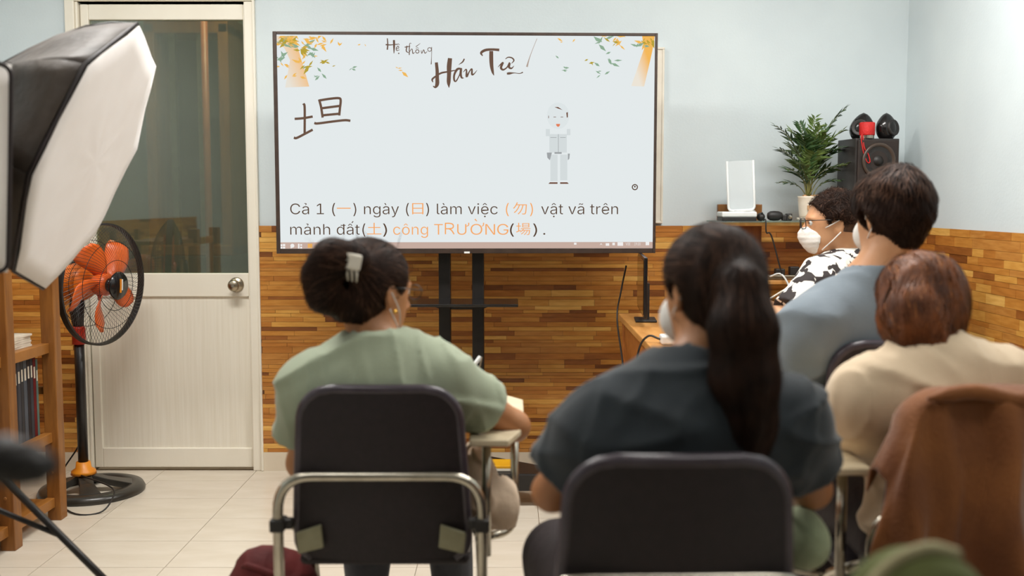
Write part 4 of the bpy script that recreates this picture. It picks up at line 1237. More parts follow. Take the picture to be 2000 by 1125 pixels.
def octa_face(b, r_, z, bulge, n=8, rings=6):
    c = b.verts.new(om @ Vector((0, 0, z + bulge)))
    prev = None
    for j in range(1, rings + 1):
        f = j / rings
        ring = []
        for k in range(32):
            e = k // 4; g = (k % 4) / 4
            p = octpt(e, r_ * f, 0).lerp(octpt(e + 1, r_ * f, 0), g)
            q = om.inverted() @ p
            q.z = z + bulge * (1 - f * f) + .002 * math.sin(k * 1.9 + j)
            ring.append(b.verts.new(om @ q))
        if prev is None:
            for k in range(32): b.faces.new((c, ring[k], ring[(k + 1) % 32]))
        else:
            for k in range(32): b.faces.new((prev[k], ring[k], ring[(k + 1) % 32], prev[(k + 1) % 32]))
        prev = ring
    return prev
b = B(); octa_face(b, OR - .004, 0.0, .012); o = obj('front_diffuser', b, M['softwhite'], ob, smooth=True)
sm = o.modifiers.new('thick', 'SOLIDIFY'); sm.thickness = .003
for k in range(8):      # eight cloth side panels with a sag between the ribs
    b = B()
    g = []
    for i in range(7):
        f = i / 6
        rr_ = OR * (1 - f) ** .75 * 1.0 + .075 * f if f < 1 else .075
        rr_ = .075 + (OR - .075) * (1 - f ** 1.5)
        row = []
        for j in range(7):
            s = j / 6
            p = octpt(k, rr_, -depth * f - .012).lerp(octpt(k + 1, rr_, -depth * f - .012), s)
            axis = om @ Vector((0, 0, -depth * f))
            sag = .022 * math.sin(math.pi * s) * math.sin(math.pi * f) + .004 * math.sin(7 * s + 9 * f + k)
            p = p + (axis - p).normalized() * sag
            row.append(b.verts.new(p))
        g.append(row)
    for i in range(6):
        for j in range(6): b.faces.new((g[i][j], g[i][j + 1], g[i + 1][j + 1], g[i + 1][j]))
    o = obj('side_panel', b, M['softblack'], ob, smooth=True)
    sm = o.modifiers.new('thick', 'SOLIDIFY'); sm.thickness = .003
b = B(); tube(b, sum([[octpt(k, OR, -.006).lerp(octpt(k + 1, OR, -.006), g) for g in (0, .25, .5, .75)] for k in range(8)], []), .0048, 6, closed=True); obj('rim_piping', b, M['piping'], ob, smooth=True)
for k in range(8):
    b = B(); tube(b, [octpt(k, .075 + (OR - .075) * (1 - (i / 6) ** 1.5) - .004, -depth * i / 6 - .012) for i in range(7)], .003, 6); obj('rib', b, M['black'], ob, smooth=True)
b = B(); lathe(b, [(0, -depth - .12), (.05, -depth - .12), (.055, -depth - .02), (.08, -depth - .015), (.08, -depth + .005), (0, -depth + .005)], 20, (0, 0, 0), om); obj('lamp_head', b, M['blackp'], ob, smooth=False)
apex = om @ Vector((0, 0, -depth - .06))
b = B(); tube(b, [apex, apex - Vector((0, 0, .09))], .014, 10); obj('tilt_bracket', b, M['black'], ob)
light_stand('light_stand', 'black tripod light stand under the octagonal softbox', apex - Vector((0, 0, .09)), .62, (R(-3), R(118), R(240)), .62)
# second softbox, only its right edge in view
qn = Vector((.42, -.88, -.26)).normalized()
qc = at(-152, 325, 2.30)
qm = Matrix.Translation(qc) @ axis_matrix(qn) @ Matrix.Rotation(R(-3), 4, 'Z')
sb2 = thing('rectangular_softbox', 'rectangular softbox with white front and dark piping, beside the octagonal one', 'softbox', qc)
HW, HH = .175, .245
b = B()
NX = 10
g = [[b.verts.new(qm @ Vector((HW * (2 * i / NX - 1), HH * (2 * j / NX - 1), .012 * math.cos(1.5 * (2 * i / NX - 1)) * math.cos(1.5 * (2 * j / NX - 1))))) for j in range(NX + 1)] for i in range(NX + 1)]
for i in range(NX):
    for j in range(NX): b.faces.new((g[i][j], g[i + 1][j], g[i + 1][j + 1], g[i][j + 1]))
o = obj('front_diffuser', b, M['softwhite'], sb2, smooth=True); sm = o.modifiers.new('thick', 'SOLIDIFY'); sm.thickness = .003
cr = [(-HW, -HH), (HW, -HH), (HW, HH), (-HW, HH)]
pth = rounded_bends([(-HW, 0, 0), (-HW, -HH, 0), (HW, -HH, 0), (HW, HH, 0), (-HW, HH, 0), (-HW, 0.001, 0)], .03)
b = B(); tube(b, [qm @ p for p in pth[:-1]], .006, 6, closed=True); obj('rim_piping', b, M['piping'], sb2, smooth=True)
for k in range(4):
    (ax, ay), (cx2, cy2) = cr[k], cr[(k + 1) % 4]
    b = B()
    vs = [b.verts.new(qm @ Vector(p)) for p in ((ax, ay, -.008), (cx2, cy2, -.008), (cx2 * .3, cy2 * .22, -.30), (ax * .3, ay * .22, -.30))]
    b.faces.new(vs)
    o = obj('side_panel', b, M['softblack'], sb2); sm = o.modifiers.new('thick', 'SOLIDIFY'); sm.thickness = .003
b = B(); bx(b, -.055, .055, -.055, .055, -.40, -.29, qm); obj('lamp_head', b, M['blackp'], sb2, bevel=.01)
ap2 = qm @ Vector((0, 0, -.36))
b = B(); tube(b, [ap2, ap2 - Vector((0, 0, .1))], .014, 10); obj('tilt_bracket', b, M['black'], sb2)
light_stand('light_stand', 'black tripod light stand under the rectangular softbox', ap2 - Vector((0, 0, .1)), .42, (R(178), R(268), R(93)), .50)

# ---- fuzzy dark windscreen close to the lens, on its own floor stand
wc_ = at(12, 900, .85)
wsn = thing('microphone', 'black furry microphone windscreen, out of focus before the bookshelf', 'microphone', (wc_.x - .14, .85, 0))
b = B(); bmesh.ops.create_icosphere(b, subdivisions=4, radius=1)
for v in b.verts:
    d = v.co.copy()
    k = 1 + .10 * math.sin(17 * d.x + 5 * d.z) * math.sin(13 * d.y + 3 * d.x) + .06 * math.sin(31 * d.z + 11 * d.y)
    v.co = Vector((d.x * .040 * k, d.y * .02 * k, d.z * .020 * k - .006 * d.x))
bmesh.ops.translate(b, vec=wc_, verts=b.verts)
obj('windscreen', b, M['blackp'], wsn, smooth=True)
b = B(); tube(b, [wc_ + Vector((-.03, 0, 0)), wc_ + Vector((-.16, 0, -.0))], .010, 10); obj('handle', b, M['blackp'], wsn, smooth=True)
b = B(); tube(b, [(wc_.x - .14, .85, .02), (wc_.x - .14, .85, wc_.z - .008)], .008, 10); obj('pole', b, M['black'], wsn, smooth=True)
b = B(); lathe(b, [(0, .0005), (.11, .0005), (.11, .012), (.02, .022), (0, .022)], 28, (wc_.x - .14, .85, 0)); obj('round_base', b, M['black'], wsn, smooth=True)

# ============================================================ TRAINING CHAIRS
def make_chair(lab, x, y, rz, tablet_side=1, tablet=True, front_full=True):
    t = thing('training_chair', lab, 'chair', (x, y, 0), rz, group='tubular classroom chairs')
    # curved shell back
    bm = B()
    NZ, NXX = 30, 18
    z0, z1, cr_ = .455, .870, .075
    fr, bk = [], []
    for j in range(NZ + 1):
        f = j / NZ
        z = z0 + (z1 - z0) * (.45 * f + .55 * math.sin(f * math.pi / 2))
        hw = .200 - .022 * max(0, (z - .55)) / .335
        if z > z1 - cr_:
            q = (z - (z1 - cr_)) / cr_
            hw -= cr_ * (1 - math.sqrt(max(0, 1 - q * q)))
        if z < z0 + .04:
            q = ((z0 + .04) - z) / .04
            hw -= .03 * (1 - math.sqrt(max(0, 1 - q * q)))
        ro, rb2 = [], []
        for i in range(NXX + 1):
            s = 2 * i / NXX - 1
            xx = s * hw
            yy = -.235 - .07 * (z - .455) / .43 + .025 * (xx / .2) ** 2 + (.02 * ((z - .455) / .43) ** 2)
            ro.append(bm.verts.new((xx, yy, z))); rb2.append(bm.verts.new((xx, yy + .024, z)))
        fr.append(ro); bk.append(rb2)
    for j in range(NZ):
        for i in range(NXX):
            bm.faces.new((fr[j][i], fr[j][i + 1], fr[j + 1][i + 1], fr[j + 1][i]))
            bm.faces.new((bk[j][i], bk[j + 1][i], bk[j + 1][i + 1], bk[j][i + 1]))
        bm.faces.new((fr[j][0], fr[j + 1][0], bk[j + 1][0], bk[j][0])); bm.faces.new((fr[j][-1], bk[j][-1], bk[j + 1][-1], fr[j + 1][-1]))
    for i in range(NXX):
        bm.faces.new((fr[0][i], bk[0][i], bk[0][i + 1], fr[0][i + 1])); bm.faces.new((fr[-1][i], fr[-1][i + 1], bk[-1][i + 1], bk[-1][i]))
    edge = [fr[j][0].co + Vector((0, .011, 0)) for j in range(NZ + 1)] + [fr[-1][i].co + Vector((0, .011, 0)) for i in range(1, NXX)] + [fr[j][-1].co + Vector((0, .011, 0)) for j in range(NZ, -1, -1)]
    edge = [e.copy() for e in edge]
    bkr = obj('backrest', bm, M['chair'], t, local=True, smooth=True)
    e_ = bkr.modifiers.new('edge', 'EDGE_SPLIT'); e_.split_angle = R(50)
    bm = B(); tube(bm, edge, .0135, 8); obj('edge_trim', bm, M['chairedge'], t, local=True, smooth=True)
    # seat
    bm = B(); bx(bm, -.205, .205, -.19, .22, .425, .455); obj('seat', bm, M['chair'], t, local=True, bevel=.014, seg=3)
    # rear tube: an inverted U crossing behind the back, its ends running down to the floor
    bm = B()
    tube(bm, rounded_bends([(-.238, -.25, .0105), (-.238, -.262, .665), (.238, -.262, .665), (.238, -.25, .0105)], .085, 8), .0125, 12)
    obj('rear_frame', bm, M['chrome'], t, local=True, smooth=True)
    for s in (-1, 1):
        bm = B(); tube(bm, rounded_bends([(s * .218, -.24, .55), (s * .222, .05, .415), (s * .23, .24, .0105)], .05, 6), .0115, 10); lg2 = obj('leg', bm, M['chrome'], t, local=True, smooth=True)
        bm = B(); lathe(bm, [(0, .0005), (.016, .0005), (.016, .03), (0, .03)], 10, (s * .23, .24, 0)); obj('foot_cap', bm, M['blackp'], lg2, local=True)
        bm = B(); bx(bm, s * .238 - .017, s * .238 + .017, -.279, -.232, .535, .565); bx(bm, min(s * .238, s * .205), max(s * .238, s * .205), -.262, -.236, .538, .562); obj('clamp', bm, M['blackp'], t, local=True, bevel=.004)
        bm = B()
        vs = [(.135, .49), (.195, .475), (.2, .525), (.14, .545)]
        a = [bm.verts.new((s * p[0], -.2495, p[1])) for p in vs]; c = [bm.verts.new((s * p[0], -.236, p[1])) for p in vs]
        bm.faces.new(a); bm.faces.new(c[::-1])
        for k in range(4): bm.faces.new((a[k], a[(k + 1) % 4], c[(k + 1) % 4], c[k]))
        obj('bracket', bm, M['plate'], t, local=True, bevel=.003)
    bm = B(); tube(bm, [(-.228, .16, .2), (.228, .16, .2)], .009, 8); obj('cross_bar', bm, M['chrome'], t, local=True, smooth=True)
    if tablet:
        s = tablet_side
        bm = B(); tube(bm, [(s * .245, -.10, .42), (s * .245, -.10, .705)], .0115, 10); obj('arm_post', bm, M['chrome'], t, local=True, smooth=True)
        bm = B(); tube(bm, rounded_bends([(s * .222, .06, .41), (s * .315, .12, .41), (s * .315, .12, .71)], .06, 7), .0115, 10); obj('arm_post', bm, M['chrome'], t, local=True, smooth=True)
        bm = B()
        pts = [(.205, -.17), (.30, -.17), (.34, -.02), (.34, .34), (.30, .40), (-.02, .40), (-.06, .34), (-.04, .2), (.16, .12), (.2, .0)]
        lo2 = [bm.verts.new((s * p[0], p[1], .712)) for p in pts]; hi2 = [bm.verts.new((s * p[0], p[1], .729)) for p in pts]
        bm.faces.new(lo2[::-1]); bm.faces.new(hi2)
        for k in range(len(pts)): bm.faces.new((lo2[k], lo2[(k + 1) % len(pts)], hi2[(k + 1) % len(pts)], hi2[k]))
        obj('writing_tablet', bm, M['tablet'], t, local=True, bevel=.004)
    return t
C1 = (-.308, 2.595)
C2 = (.276, 1.945)
C3 = (1.02, 3.00)
C4 = (.975, 2.34)
make_chair('dark purple tubular chair with the woman in the pale green shirt', C1[0], C1[1], 0)
make_chair('dark purple tubular chair with the ponytailed woman in charcoal', C2[0], C2[1], R(1), tablet=False)
make_chair('dark purple tubular chair with the man in the grey-blue shirt', C3[0], C3[1], R(6), tablet=False).scale.z = 1.055
make_chair('tubular chair under the brown jacket, with the auburn-haired woman', C4[0], C4[1], R(2), tablet_side=-1)
C5 = (1.34, 3.95)
make_chair('tubular chair at the desk with the masked man', C5[0], C5[1], R(88), tablet=False)

# ============================================================ SDF MODELLER FOR BODIES, CLOTHES AND HAIR
class Field:
    def __init__(s):
        s.ops = []
    def ell(s, c, r, Mx=None, k=.02, op='add'):
        c = np.array(c, float); r = np.array(r, float); A = np.eye(3) if Mx is None else np.array(Mx, float)
        def f(P):
            q = (P - c) @ A
            k0 = np.sqrt(((q / r) ** 2).sum(-1)) + 1e-9
            k1 = np.sqrt(((q / r ** 2).astype(float) ** 2).sum(-1)) + 1e-9
            return k0 * (k0 - 1) / k1
        m = r.max(); s.ops.append((f, c - m, c + m, k, op)); return s
    def cone(s, a, b, ra, rb, k=.02, op='add'):
        a = np.array(a, float); b = np.array(b, float); d = b - a; dd = max(d @ d, 1e-9)
        def f(P):
            q = P - a
            t = np.clip((q @ d) / dd, 0, 1)
            return np.sqrt(((q - t[..., None] * d) ** 2).sum(-1)) - (ra + (rb - ra) * t)
        m = max(ra, rb); s.ops.append((f, np.minimum(a, b) - m, np.maximum(a, b) + m, k, op)); return s
    def chain(s, pts, rs, k=.02):
        for i in range(len(pts) - 1): s.cone(pts[i], pts[i + 1], rs[i], rs[i + 1], k)
        return s
    def plane(s, p, n):      # keeps the side the normal points away from
        p = np.array(p, float); n = np.array(n, float); n = n / np.linalg.norm(n)
        s.ops.append((lambda P: (P - p) @ n, None, None, .004, 'cut')); return s
    def noise(s, amp, freq, seed, stretch=(1, 1, 1), ridge=False):
        rg = np.random.default_rng(seed)
        W = rg.normal(size=(6, 3)); W /= np.linalg.norm(W, axis=1)[:, None]
        W = W * np.array(stretch) * freq * rg.uniform(.6, 1.6, size=(6, 1)); ph = rg.uniform(0, 6.28, 6)
        w2 = rg.normal(size=(3, 3)) * freq * .35
        def f(P):
            Q = P + .35 / freq * np.sin(P @ w2.T)
            v = 0
            for i in range(6): v = v + np.sin(Q @ W[i] + ph[i])
            v = v / 3.0
            if ridge: v = -np.maximum(0, 1 - 2.4 * np.abs(v)) ** 1.3
            return amp * v
        s.ops.append((f, None, None, 0, 'disp')); return s
    def at(s, P):
        F = np.full(P.shape[:-1], 1.0)
        for f, lo, hi, k, op in s.ops: F = s._ap(F, f(P), k, op)
        return F
    @staticmethod
    def _ap(F, d, k, op):
        if op == 'add':
            h = np.maximum(k - np.abs(F - d), 0) / max(k, 1e-6)
            return np.minimum(F, d) - h * h * k * .25
        if op == 'sub':
            d = -d; h = np.maximum(k - np.abs(F - d), 0) / max(k, 1e-6)
            return np.maximum(F, d) + h * h * k * .25
        if op == 'cut': return np.maximum(F, d)
        if op == 'disp': return F + d
    def mesh(s, h):
        adds = [(lo, hi) for f, lo, hi, k, op in s.ops if op == 'add']
        lo = np.min([a for a, _ in adds], 0) - 4 * h; hi = np.max([c for _, c in adds], 0) + 4 * h
        n = np.ceil((hi - lo) / h).astype(int) + 1
        ax = [lo[i] + h * np.arange(n[i]) for i in range(3)]
        F = np.full(tuple(n), 1.0)
        for f, l2, h2, k, op in s.ops:
            if l2 is None:
                # evaluate only close to the surface for displacement and cuts
                m = np.abs(F) < (.06 if op == 'disp' else 9)
                idx = np.nonzero(m)
                P = np.stack([ax[0][idx[0]], ax[1][idx[1]], ax[2][idx[2]]], -1)
                F[m] = s._ap(F[m], f(P), k, op)
            else:
                pad = k + 3 * h
                i0 = np.maximum(((l2 - pad - lo) / h).astype(int), 0); i1 = np.minimum(((h2 + pad - lo) / h).astype(int) + 2, n)
                if (i1 <= i0).any(): continue
                sl = tuple(slice(a, c) for a, c in zip(i0, i1))
                G = np.stack(np.meshgrid(ax[0][sl[0]], ax[1][sl[1]], ax[2][sl[2]], indexing='ij'), -1)
                F[sl] = s._ap(F[sl], f(G), k, op)
        return nets(F, lo, h)
def nets(F, lo, h):
    S = F < 0
    n = F.shape
    c = np.zeros((n[0] - 1, n[1] - 1, n[2] - 1), int)
    for dx in (0, 1):
        for dy in (0, 1):
            for dz in (0, 1):
                c += S[dx:n[0] - 1 + dx, dy:n[1] - 1 + dy, dz:n[2] - 1 + dz]
    act = (c > 0) & (c < 8)
    I = np.stack(np.nonzero(act), -1)
    acc = np.zeros((len(I), 3)); cnt = np.zeros(len(I))
    cor = [(x, y, z) for x in (0, 1) for y in (0, 1) for z in (0, 1)]
    for a in range(8):
        for b2 in range(a + 1, 8):
            A, C = np.array(cor[a]), np.array(cor[b2])
            if np.abs(A - C).sum() != 1: continue
            fa = F[I[:, 0] + A[0], I[:, 1] + A[1], I[:, 2] + A[2]]; fb_ = F[I[:, 0] + C[0], I[:, 1] + C[1], I[:, 2] + C[2]]
            m = (fa < 0) != (fb_ < 0)
            t = fa[m] / (fa[m] - fb_[m])
            acc[m] += A + (C - A) * t[:, None]; cnt[m] += 1
    V = lo + h * (I + acc / cnt[:, None])
    idx = -np.ones(c.shape, int); idx[act] = np.arange(len(I))
    Q = []
    for axn in range(3):
        o1, o2 = (axn + 1) % 3, (axn + 2) % 3
        sa = [slice(1, -1)] * 3; sb = [slice(1, -1)] * 3
        sa[axn] = slice(0, n[axn] - 1); sb[axn] = slice(1, n[axn])
        A, C = S[tuple(sa)], S[tuple(sb)]
        e = np.stack(np.nonzero(A != C), -1)
        if len(e) == 0: continue
        inside = A[e[:, 0], e[:, 1], e[:, 2]]
        g = e.copy(); g[:, o1] += 1; g[:, o2] += 1
        def cell(a, b2):
            q = g.copy(); q[:, o1] -= a; q[:, o2] -= b2
            return idx[q[:, 0], q[:, 1], q[:, 2]]
        q = np.stack([cell(1, 1), cell(0, 1), cell(0, 0), cell(1, 0)], -1)
        q[~inside] = q[~inside][:, ::-1]
        Q.append(q)
    Q = np.concatenate(Q)
    Q = Q[(Q >= 0).all(1)]
    return V, Q
def sdf_obj(name, F, h, m, parent, smooth_iter=0):
    V, Q = F.mesh(h)
    me = bpy.data.meshes.new(name)
    me.vertices.add(len(V)); me.vertices.foreach_set('co', V.astype(np.float32).ravel())
    me.loops.add(len(Q) * 4); me.loops.foreach_set('vertex_index', Q.astype(np.int32).ravel())
    me.polygons.add(len(Q)); me.polygons.foreach_set('loop_start', np.arange(0, len(Q) * 4, 4, dtype=np.int32))
    me.update(calc_edges=True)
    me.validate()
    o = link(name, me, m, parent, smooth=True)
    if smooth_iter:
        sm = o.modifiers.new('smooth', 'SMOOTH'); sm.iterations = smooth_iter; sm.factor = .5
    return o

# ------------------------------------------------------------ people
def nv(v): 
    v = np.array(v, float); return v / (np.linalg.norm(v) + 1e-12)
def head_axes(yaw, pitch, roll=0.0):
    Rm = Matrix.Rotation(yaw, 3, 'Z') @ Matrix.Rotation(-pitch, 3, 'X') @ Matrix.Rotation(roll, 3, 'Y')
    return np.array(Rm)       # columns: right, forward, up
class Person:
    def __init__(s, lab, J, yaw=0, pitch=0, roll=0, male=False, skin='skin', group='students'):
        s.J = {k: np.array(v, float) for k, v in J.items()}
        s.A = head_axes(yaw, pitch, roll); s.hc = s.J['head']; s.male = male
        P, N = s.J['pelvis'], s.J['neck']
        s.up = nv(N - P); rt = s.J['rs'] - s.J['ls']; rt = rt - s.up * (rt @ s.up); s.rt = nv(rt); s.fw = np.cross(s.up, s.rt)
        s.T = np.stack([s.rt, s.fw, s.up], 1)
        s.root = thing('person', lab, 'person', (P[0], P[1], 0), group=None)
        s.skin = M[skin]
    def H(s, x, y, z): return s.hc + s.A @ np.array((x, y, z), float)
    def torso(s, F, t=0.0, k=.05):
        P, N = s.J['pelvis'], s.J['neck']; g = 1.10 if s.male else 1.0
        L = lambda f: P + (N - P) * f
        F.ell(P, (.165 + t, .125 + t, .12 + t), s.T, k)
        F.ell(L(.32) + s.fw * .01, (.135 * g + t, .10 * g + t, .15 + t), s.T, k)
        F.ell(L(.66), (.15 * g + t, .105 * g + t, .16 + t), s.T, k)
        F.ell(L(.86) - s.up * .01, (.13 * g + t, .08 * g + t, .075 + t), s.T, k)
        mid = (s.J['ls'] + s.J['rs']) / 2
        F.cone(s.J['ls'], mid, .047 * g + t, .062 * g + t, k); F.cone(mid, s.J['rs'], .062 * g + t, .047 * g + t, k)
        F.cone(s.J['ls'], N + s.up * .0, .040 + t, .050 + t, k); F.cone(s.J['rs'], N, .040 + t, .050 + t, k)
        F.cone(L(.8) - s.fw * .02, s.J['ls'] - s.up * .05, .07 + t, .055 + t, k); F.cone(L(.8) - s.fw * .02, s.J['rs'] - s.up * .05, .07 + t, .055 + t, k)
    def hand(s, F, wrist, d, palm_n, side, curl=.5, grip=False):
        d = nv(d); n = nv(np.array(palm_n, float) - d * (np.array(palm_n, float) @ d)); ac = np.cross(d, n) * side
        F.ell(wrist + d * .048, (.043, .05, .017), np.stack([ac, d, n], 1), .012)
        F.cone(wrist - d * .01, wrist + d * .03, .024, .028, .015)
        for i, (o, L) in enumerate(((.031, .068), (.011, .078), (-.010, .073), (-.029, .057))):
            b0 = wrist + d * .082 + ac * o
            a1 = curl * .7; a2 = curl * 1.7
            p1 = b0 + (d * math.cos(a1) + n * math.sin(a1)) * L * .5
            p2 = p1 + (d * math.cos(a2) + n * math.sin(a2)) * L * .5
            F.cone(b0, p1, .0092, .0086, .005); F.cone(p1, p2, .0086, .0072, .003)
        b0 = wrist + d * .03 + ac * .036
        p1 = b0 + nv(d * .75 + ac * .6 + n * .35) * .036; p2 = p1 + nv(d * .9 + n * .5 + ac * .05) * .03
        F.cone(b0 - ac * .01, p1, .013, .0105, .008); F.cone(p1, p2, .0105, .0085, .003)
    def body(s, h=.0065, legs=True, hands=None):
        J = s.J; F = Field(); g = 1.12 if s.male else 1.0
        s.torso(F)
        # head
        A = s.A; X = s.H
        F.ell(X(0, -.012, .03), (.076, .095, .086), A, .02)
        F.ell(X(0, .03, -.012), (.064, .06, .085), A, .03)
        F.ell(X(0, .028, -.058), (.054, .058, .052), A, .03)
        F.ell(X(0, .074, -.092), (.022, .018, .016), A, .02)
        F.ell(X(0, .078, .028), (.05, .014, .011), A, .015)
        F.cone(X(0, .088, .012), X(0, .112, -.024), .008, .0125, .012)
        F.ell(X(.012, .098, -.030), (.009, .009, .008), A, .006); F.ell(X(-.012, .098, -.030), (.009, .009, .008), A, .006)
        F.ell(X(0, .087, -.057), (.024, .011, .0075), A, .008); F.ell(X(0, .085, -.068), (.020, .011, .0075), A, .008)
        for sd in (-1, 1):
            F.ell(X(sd * .031, .096, .012), (.017, .012, .011), A, .012, 'sub')
            F.ell(X(sd * .078, -.012, -.004), (.009, .019, .032), A @ np.array(Matrix.Rotation(sd * .35, 3, 'Z')), .008)
            F.ell(X(sd * .087, -.006, -.002), (.005, .010, .018), A, .004, 'sub')
        nr = .058 if s.male else .048
        F.cone(X(0, -.028, -.05), J['neck'] + s.up * .01, nr, nr + .004, .035)
        F.ell(J['neck'] - s.up * .02, (.085, .06, .045), s.T, .05)
        for q, sgn in (('l', -1), ('r', 1)):
            S, E, W = J[q + 's'], J[q + 'e'], J[q + 'w']
            F.cone(S, E, .05 * g, .037 * g, .03); F.cone(E, E + (W - E) * .35, .037 * g, .039 * g, .02); F.cone(E + (W - E) * .35, W, .039 * g, .025 * g, .02)
            hd = (hands or {}).get(q, {})
            d = nv(hd.get('d', W - E)); pn = hd.get('n', (0, 0, -1))
            s.hand(F, W, d, pn, hd.get('side', -sgn), hd.get('curl', .45))
        if legs:
            for q, sgn in (('l', -1), ('r', 1)):
                hip = J['pelvis'] + s.rt * sgn * .085 - s.up * .02
                K, An, To = J[q + 'k'], J[q + 'a'], J[q + 't']
                F.cone(hip, K, .085, .058, .04); F.cone(K, K + (An - K) * .3, .056, .056, .03); F.cone(K + (An - K) * .3, An, .056, .036, .03)
        s.bodyobj = sdf_obj('body', F, h, s.skin, s.root)
        s.bodyfield = F
        for sd in (-1, 1):
            c = X(sd * .031, .0765, .012)
            b = B(); bmesh.ops.create_uvsphere(b, u_segments=14, v_segments=10, radius=.0125, matrix=Matrix.Translation(Vector(c)))
            ey = obj('eye', b, M['white'], s.root, smooth=True)
            b = B(); bmesh.ops.create_uvsphere(b, u_segments=10, v_segments=8, radius=.0065, matrix=Matrix.Translation(Vector(X(sd * .031, .084, .012)))); obj('iris', b, M['hair_b'], ey, smooth=True)
    def shirt(s, m, sleeve=.72, t=.014, h=.0075, seed=1, folds=.006, hem=-.06, flare=.008, name='t_shirt', noise_freq=26, fit_r=None):
        J = s.J; F = Field(); g = 1.1 if s.male else 1.0
        s.torso(F, t, .06)
        for q in 'lr':
            S, E = J[q + 's'], J[q + 'e']
            e = S + (E - S) * (sleeve + .1)
            F.cone(S, e, .054 * g + t, .050 * g + t + flare, .035)
        # belly drape
        P, N = J['pelvis'], J['neck']
        F.noise(folds * .4, noise_freq * .7, seed, (.8, .8, 1.2)); F.noise(folds * 1.1, noise_freq * .9, seed + 5, (.45, .45, 1.3), ridge=True); F.noise(folds * .6, noise_freq * 1.2, seed + 9, (1.3, 1.0, .4), ridge=True)
        for q in 'lr':
            S, E = J[q + 's'], J[q + 'e']
            d = nv(E - S); e = S + (E - S) * sleeve
            # sleeve hem: only cut near the arm
            R_ = .11
            def hemcut(Pp, e=e, d=d):
                q_ = Pp - e
                ax_ = q_ @ d
                rad = np.sqrt(np.maximum((q_ ** 2).sum(-1) - ax_ ** 2, 0))
                return np.where((rad < R_) & (ax_ > -.05) & (ax_ < .2), ax_, -1.0)
            F.ops.append((hemcut, None, None, .003, 'cut'))
        F.cone(N - s.up * .0 + s.fw * .012, N + s.up * .12 + s.fw * .03, (.066 if s.male else .06), .075, .006, 'sub')
        F.plane(P + s.up * hem, -s.up)
        s.shirtfield = F
        s.shirtobj = sdf_obj(name, F, h, m, s.root)
        # ribbed collar
        bm = B()
        Cn = []
        rad = .068 if s.male else .063
        for k in range(28):
            a = 2 * math.pi * k / 28
            p = N + s.fw * (.012 + rad * 1.0 * math.sin(a)) + s.rt * rad * math.cos(a) + s.up * (.022 - .022 * math.sin(a))
            # rest on the shirt surface
            for _ in range(3):
                d = s.shirtfield.at(p[None])[0]
                e = 1e-3
                gr = np.array([s.shirtfield.at((p + np.eye(3)[i] * e)[None])[0] - d for i in range(3)]) / e
                p = p - np.clip(d - .001, -.02, .02) * nv(gr)
            Cn.append(Vector(p))
        Cn = [(Cn[i - 1] + Cn[i] * 2 + Cn[(i + 1) % 28]) / 4 for i in range(28)]
        tube(bm, Cn, .0065, 8, closed=True)
        obj('collar', bm, m, s.root, smooth=True)
    def pants(s, m, h=.009, seed=2, shoe=True, t=.012):
        J = s.J; F = Field()
        F.ell(J['pelvis'] - s.up * .01, (.172 + t * .3, .128 + t * .3, .115), s.T, .05)
        for q, sgn in (('l', -1), ('r', 1)):
            hip = J['pelvis'] + s.rt * sgn * .085 - s.up * .02
            K, An = J[q + 'k'], J[q + 'a']
            F.cone(hip, K, .09 + t, .064 + t, .04); F.cone(K, An, .062 + t, .05 + t, .03)
        F.noise(.005, 24, seed)
        sdf_obj('trousers', F, h, m, s.root)
        if shoe:
            for q in 'lr':
                An, To = J[q + 'a'], J[q + 't']
                Fs = Field(); d = nv(To - An); d[2] = 0; d = nv(d)
                base = np.array((An[0], An[1], .045))
                Fs.cone(base - d * .05 + np.array((0, 0, -.008)), base + d * .1 - np.array((0, 0, .012)), .036, .032, .02); Fs.cone(base + d * .09 - np.array((0, 0, .012)), base + d * .15 - np.array((0, 0, .016)), .034, .027, .02); Fs.cone(base, np.array(An), .036, .04, .02)
                Fs.plane((0, 0, .002), (0, 0, -1))
                sdf_obj('shoe', Fs, .008, M['shoe'], s.root)
    def strands(s, F, n, flow, m, steps=9, step=.014, width=.0016, lift=(.0, .006), where=None, seed=1, stray=.0):
        """thin hair strands laid on the hair volume along a flow field given in head axes"""
        V, Q = s._hairmesh
        rg = np.random.default_rng(seed)
        sel = np.arange(len(V))
        if where is not None: sel = sel[where((V - s.hc) @ s.A)]
        if len(sel) == 0: return
        p = V[rg.choice(sel, n)].copy() + rg.normal(0, .002, (n, 3))
        lf = rg.uniform(*lift, n)
        E = np.eye(3) * 1e-3
        def grad(P):
            d = F.at(P)
            return d, np.stack([F.at(P + E[i]) - d for i in range(3)], -1) / 1e-3
        pts, nor = [], []
        jit = rg.normal(0, .22, (n, 3))
        for k in range(steps):
            d, gr = grad(p); gr = gr / (np.linalg.norm(gr, axis=1)[:, None] + 1e-9)
            p = p - (d - lf - stray * (k / steps) ** 2 * lf * 8)[:, None] * gr
            pts.append(p.copy()); nor.append(gr)
            f = flow((p - s.hc) @ s.A) @ s.A.T + jit
            f = f - (f * gr).sum(1)[:, None] * gr
            f = f / (np.linalg.norm(f, axis=1)[:, None] + 1e-9)
            p = p + f * step
        pts = np.array(pts); nor = np.array(nor)
        T = np.gradient(pts, axis=0); sd = np.cross(T, nor); sd /= (np.linalg.norm(sd, axis=-1)[..., None] + 1e-9)
        wd = width * np.sin(np.linspace(.35, math.pi * .97, steps))[:, None, None]
        Lp, Rp = pts + sd * wd, pts - sd * wd
        Vv = np.stack([Lp, Rp], 2)           # steps, n, 2, 3
        Vv = Vv.transpose(1, 0, 2, 3).reshape(-1, 3)
        base = (np.arange(n) * steps * 2)[:, None] + (np.arange(steps - 1) * 2)[None]
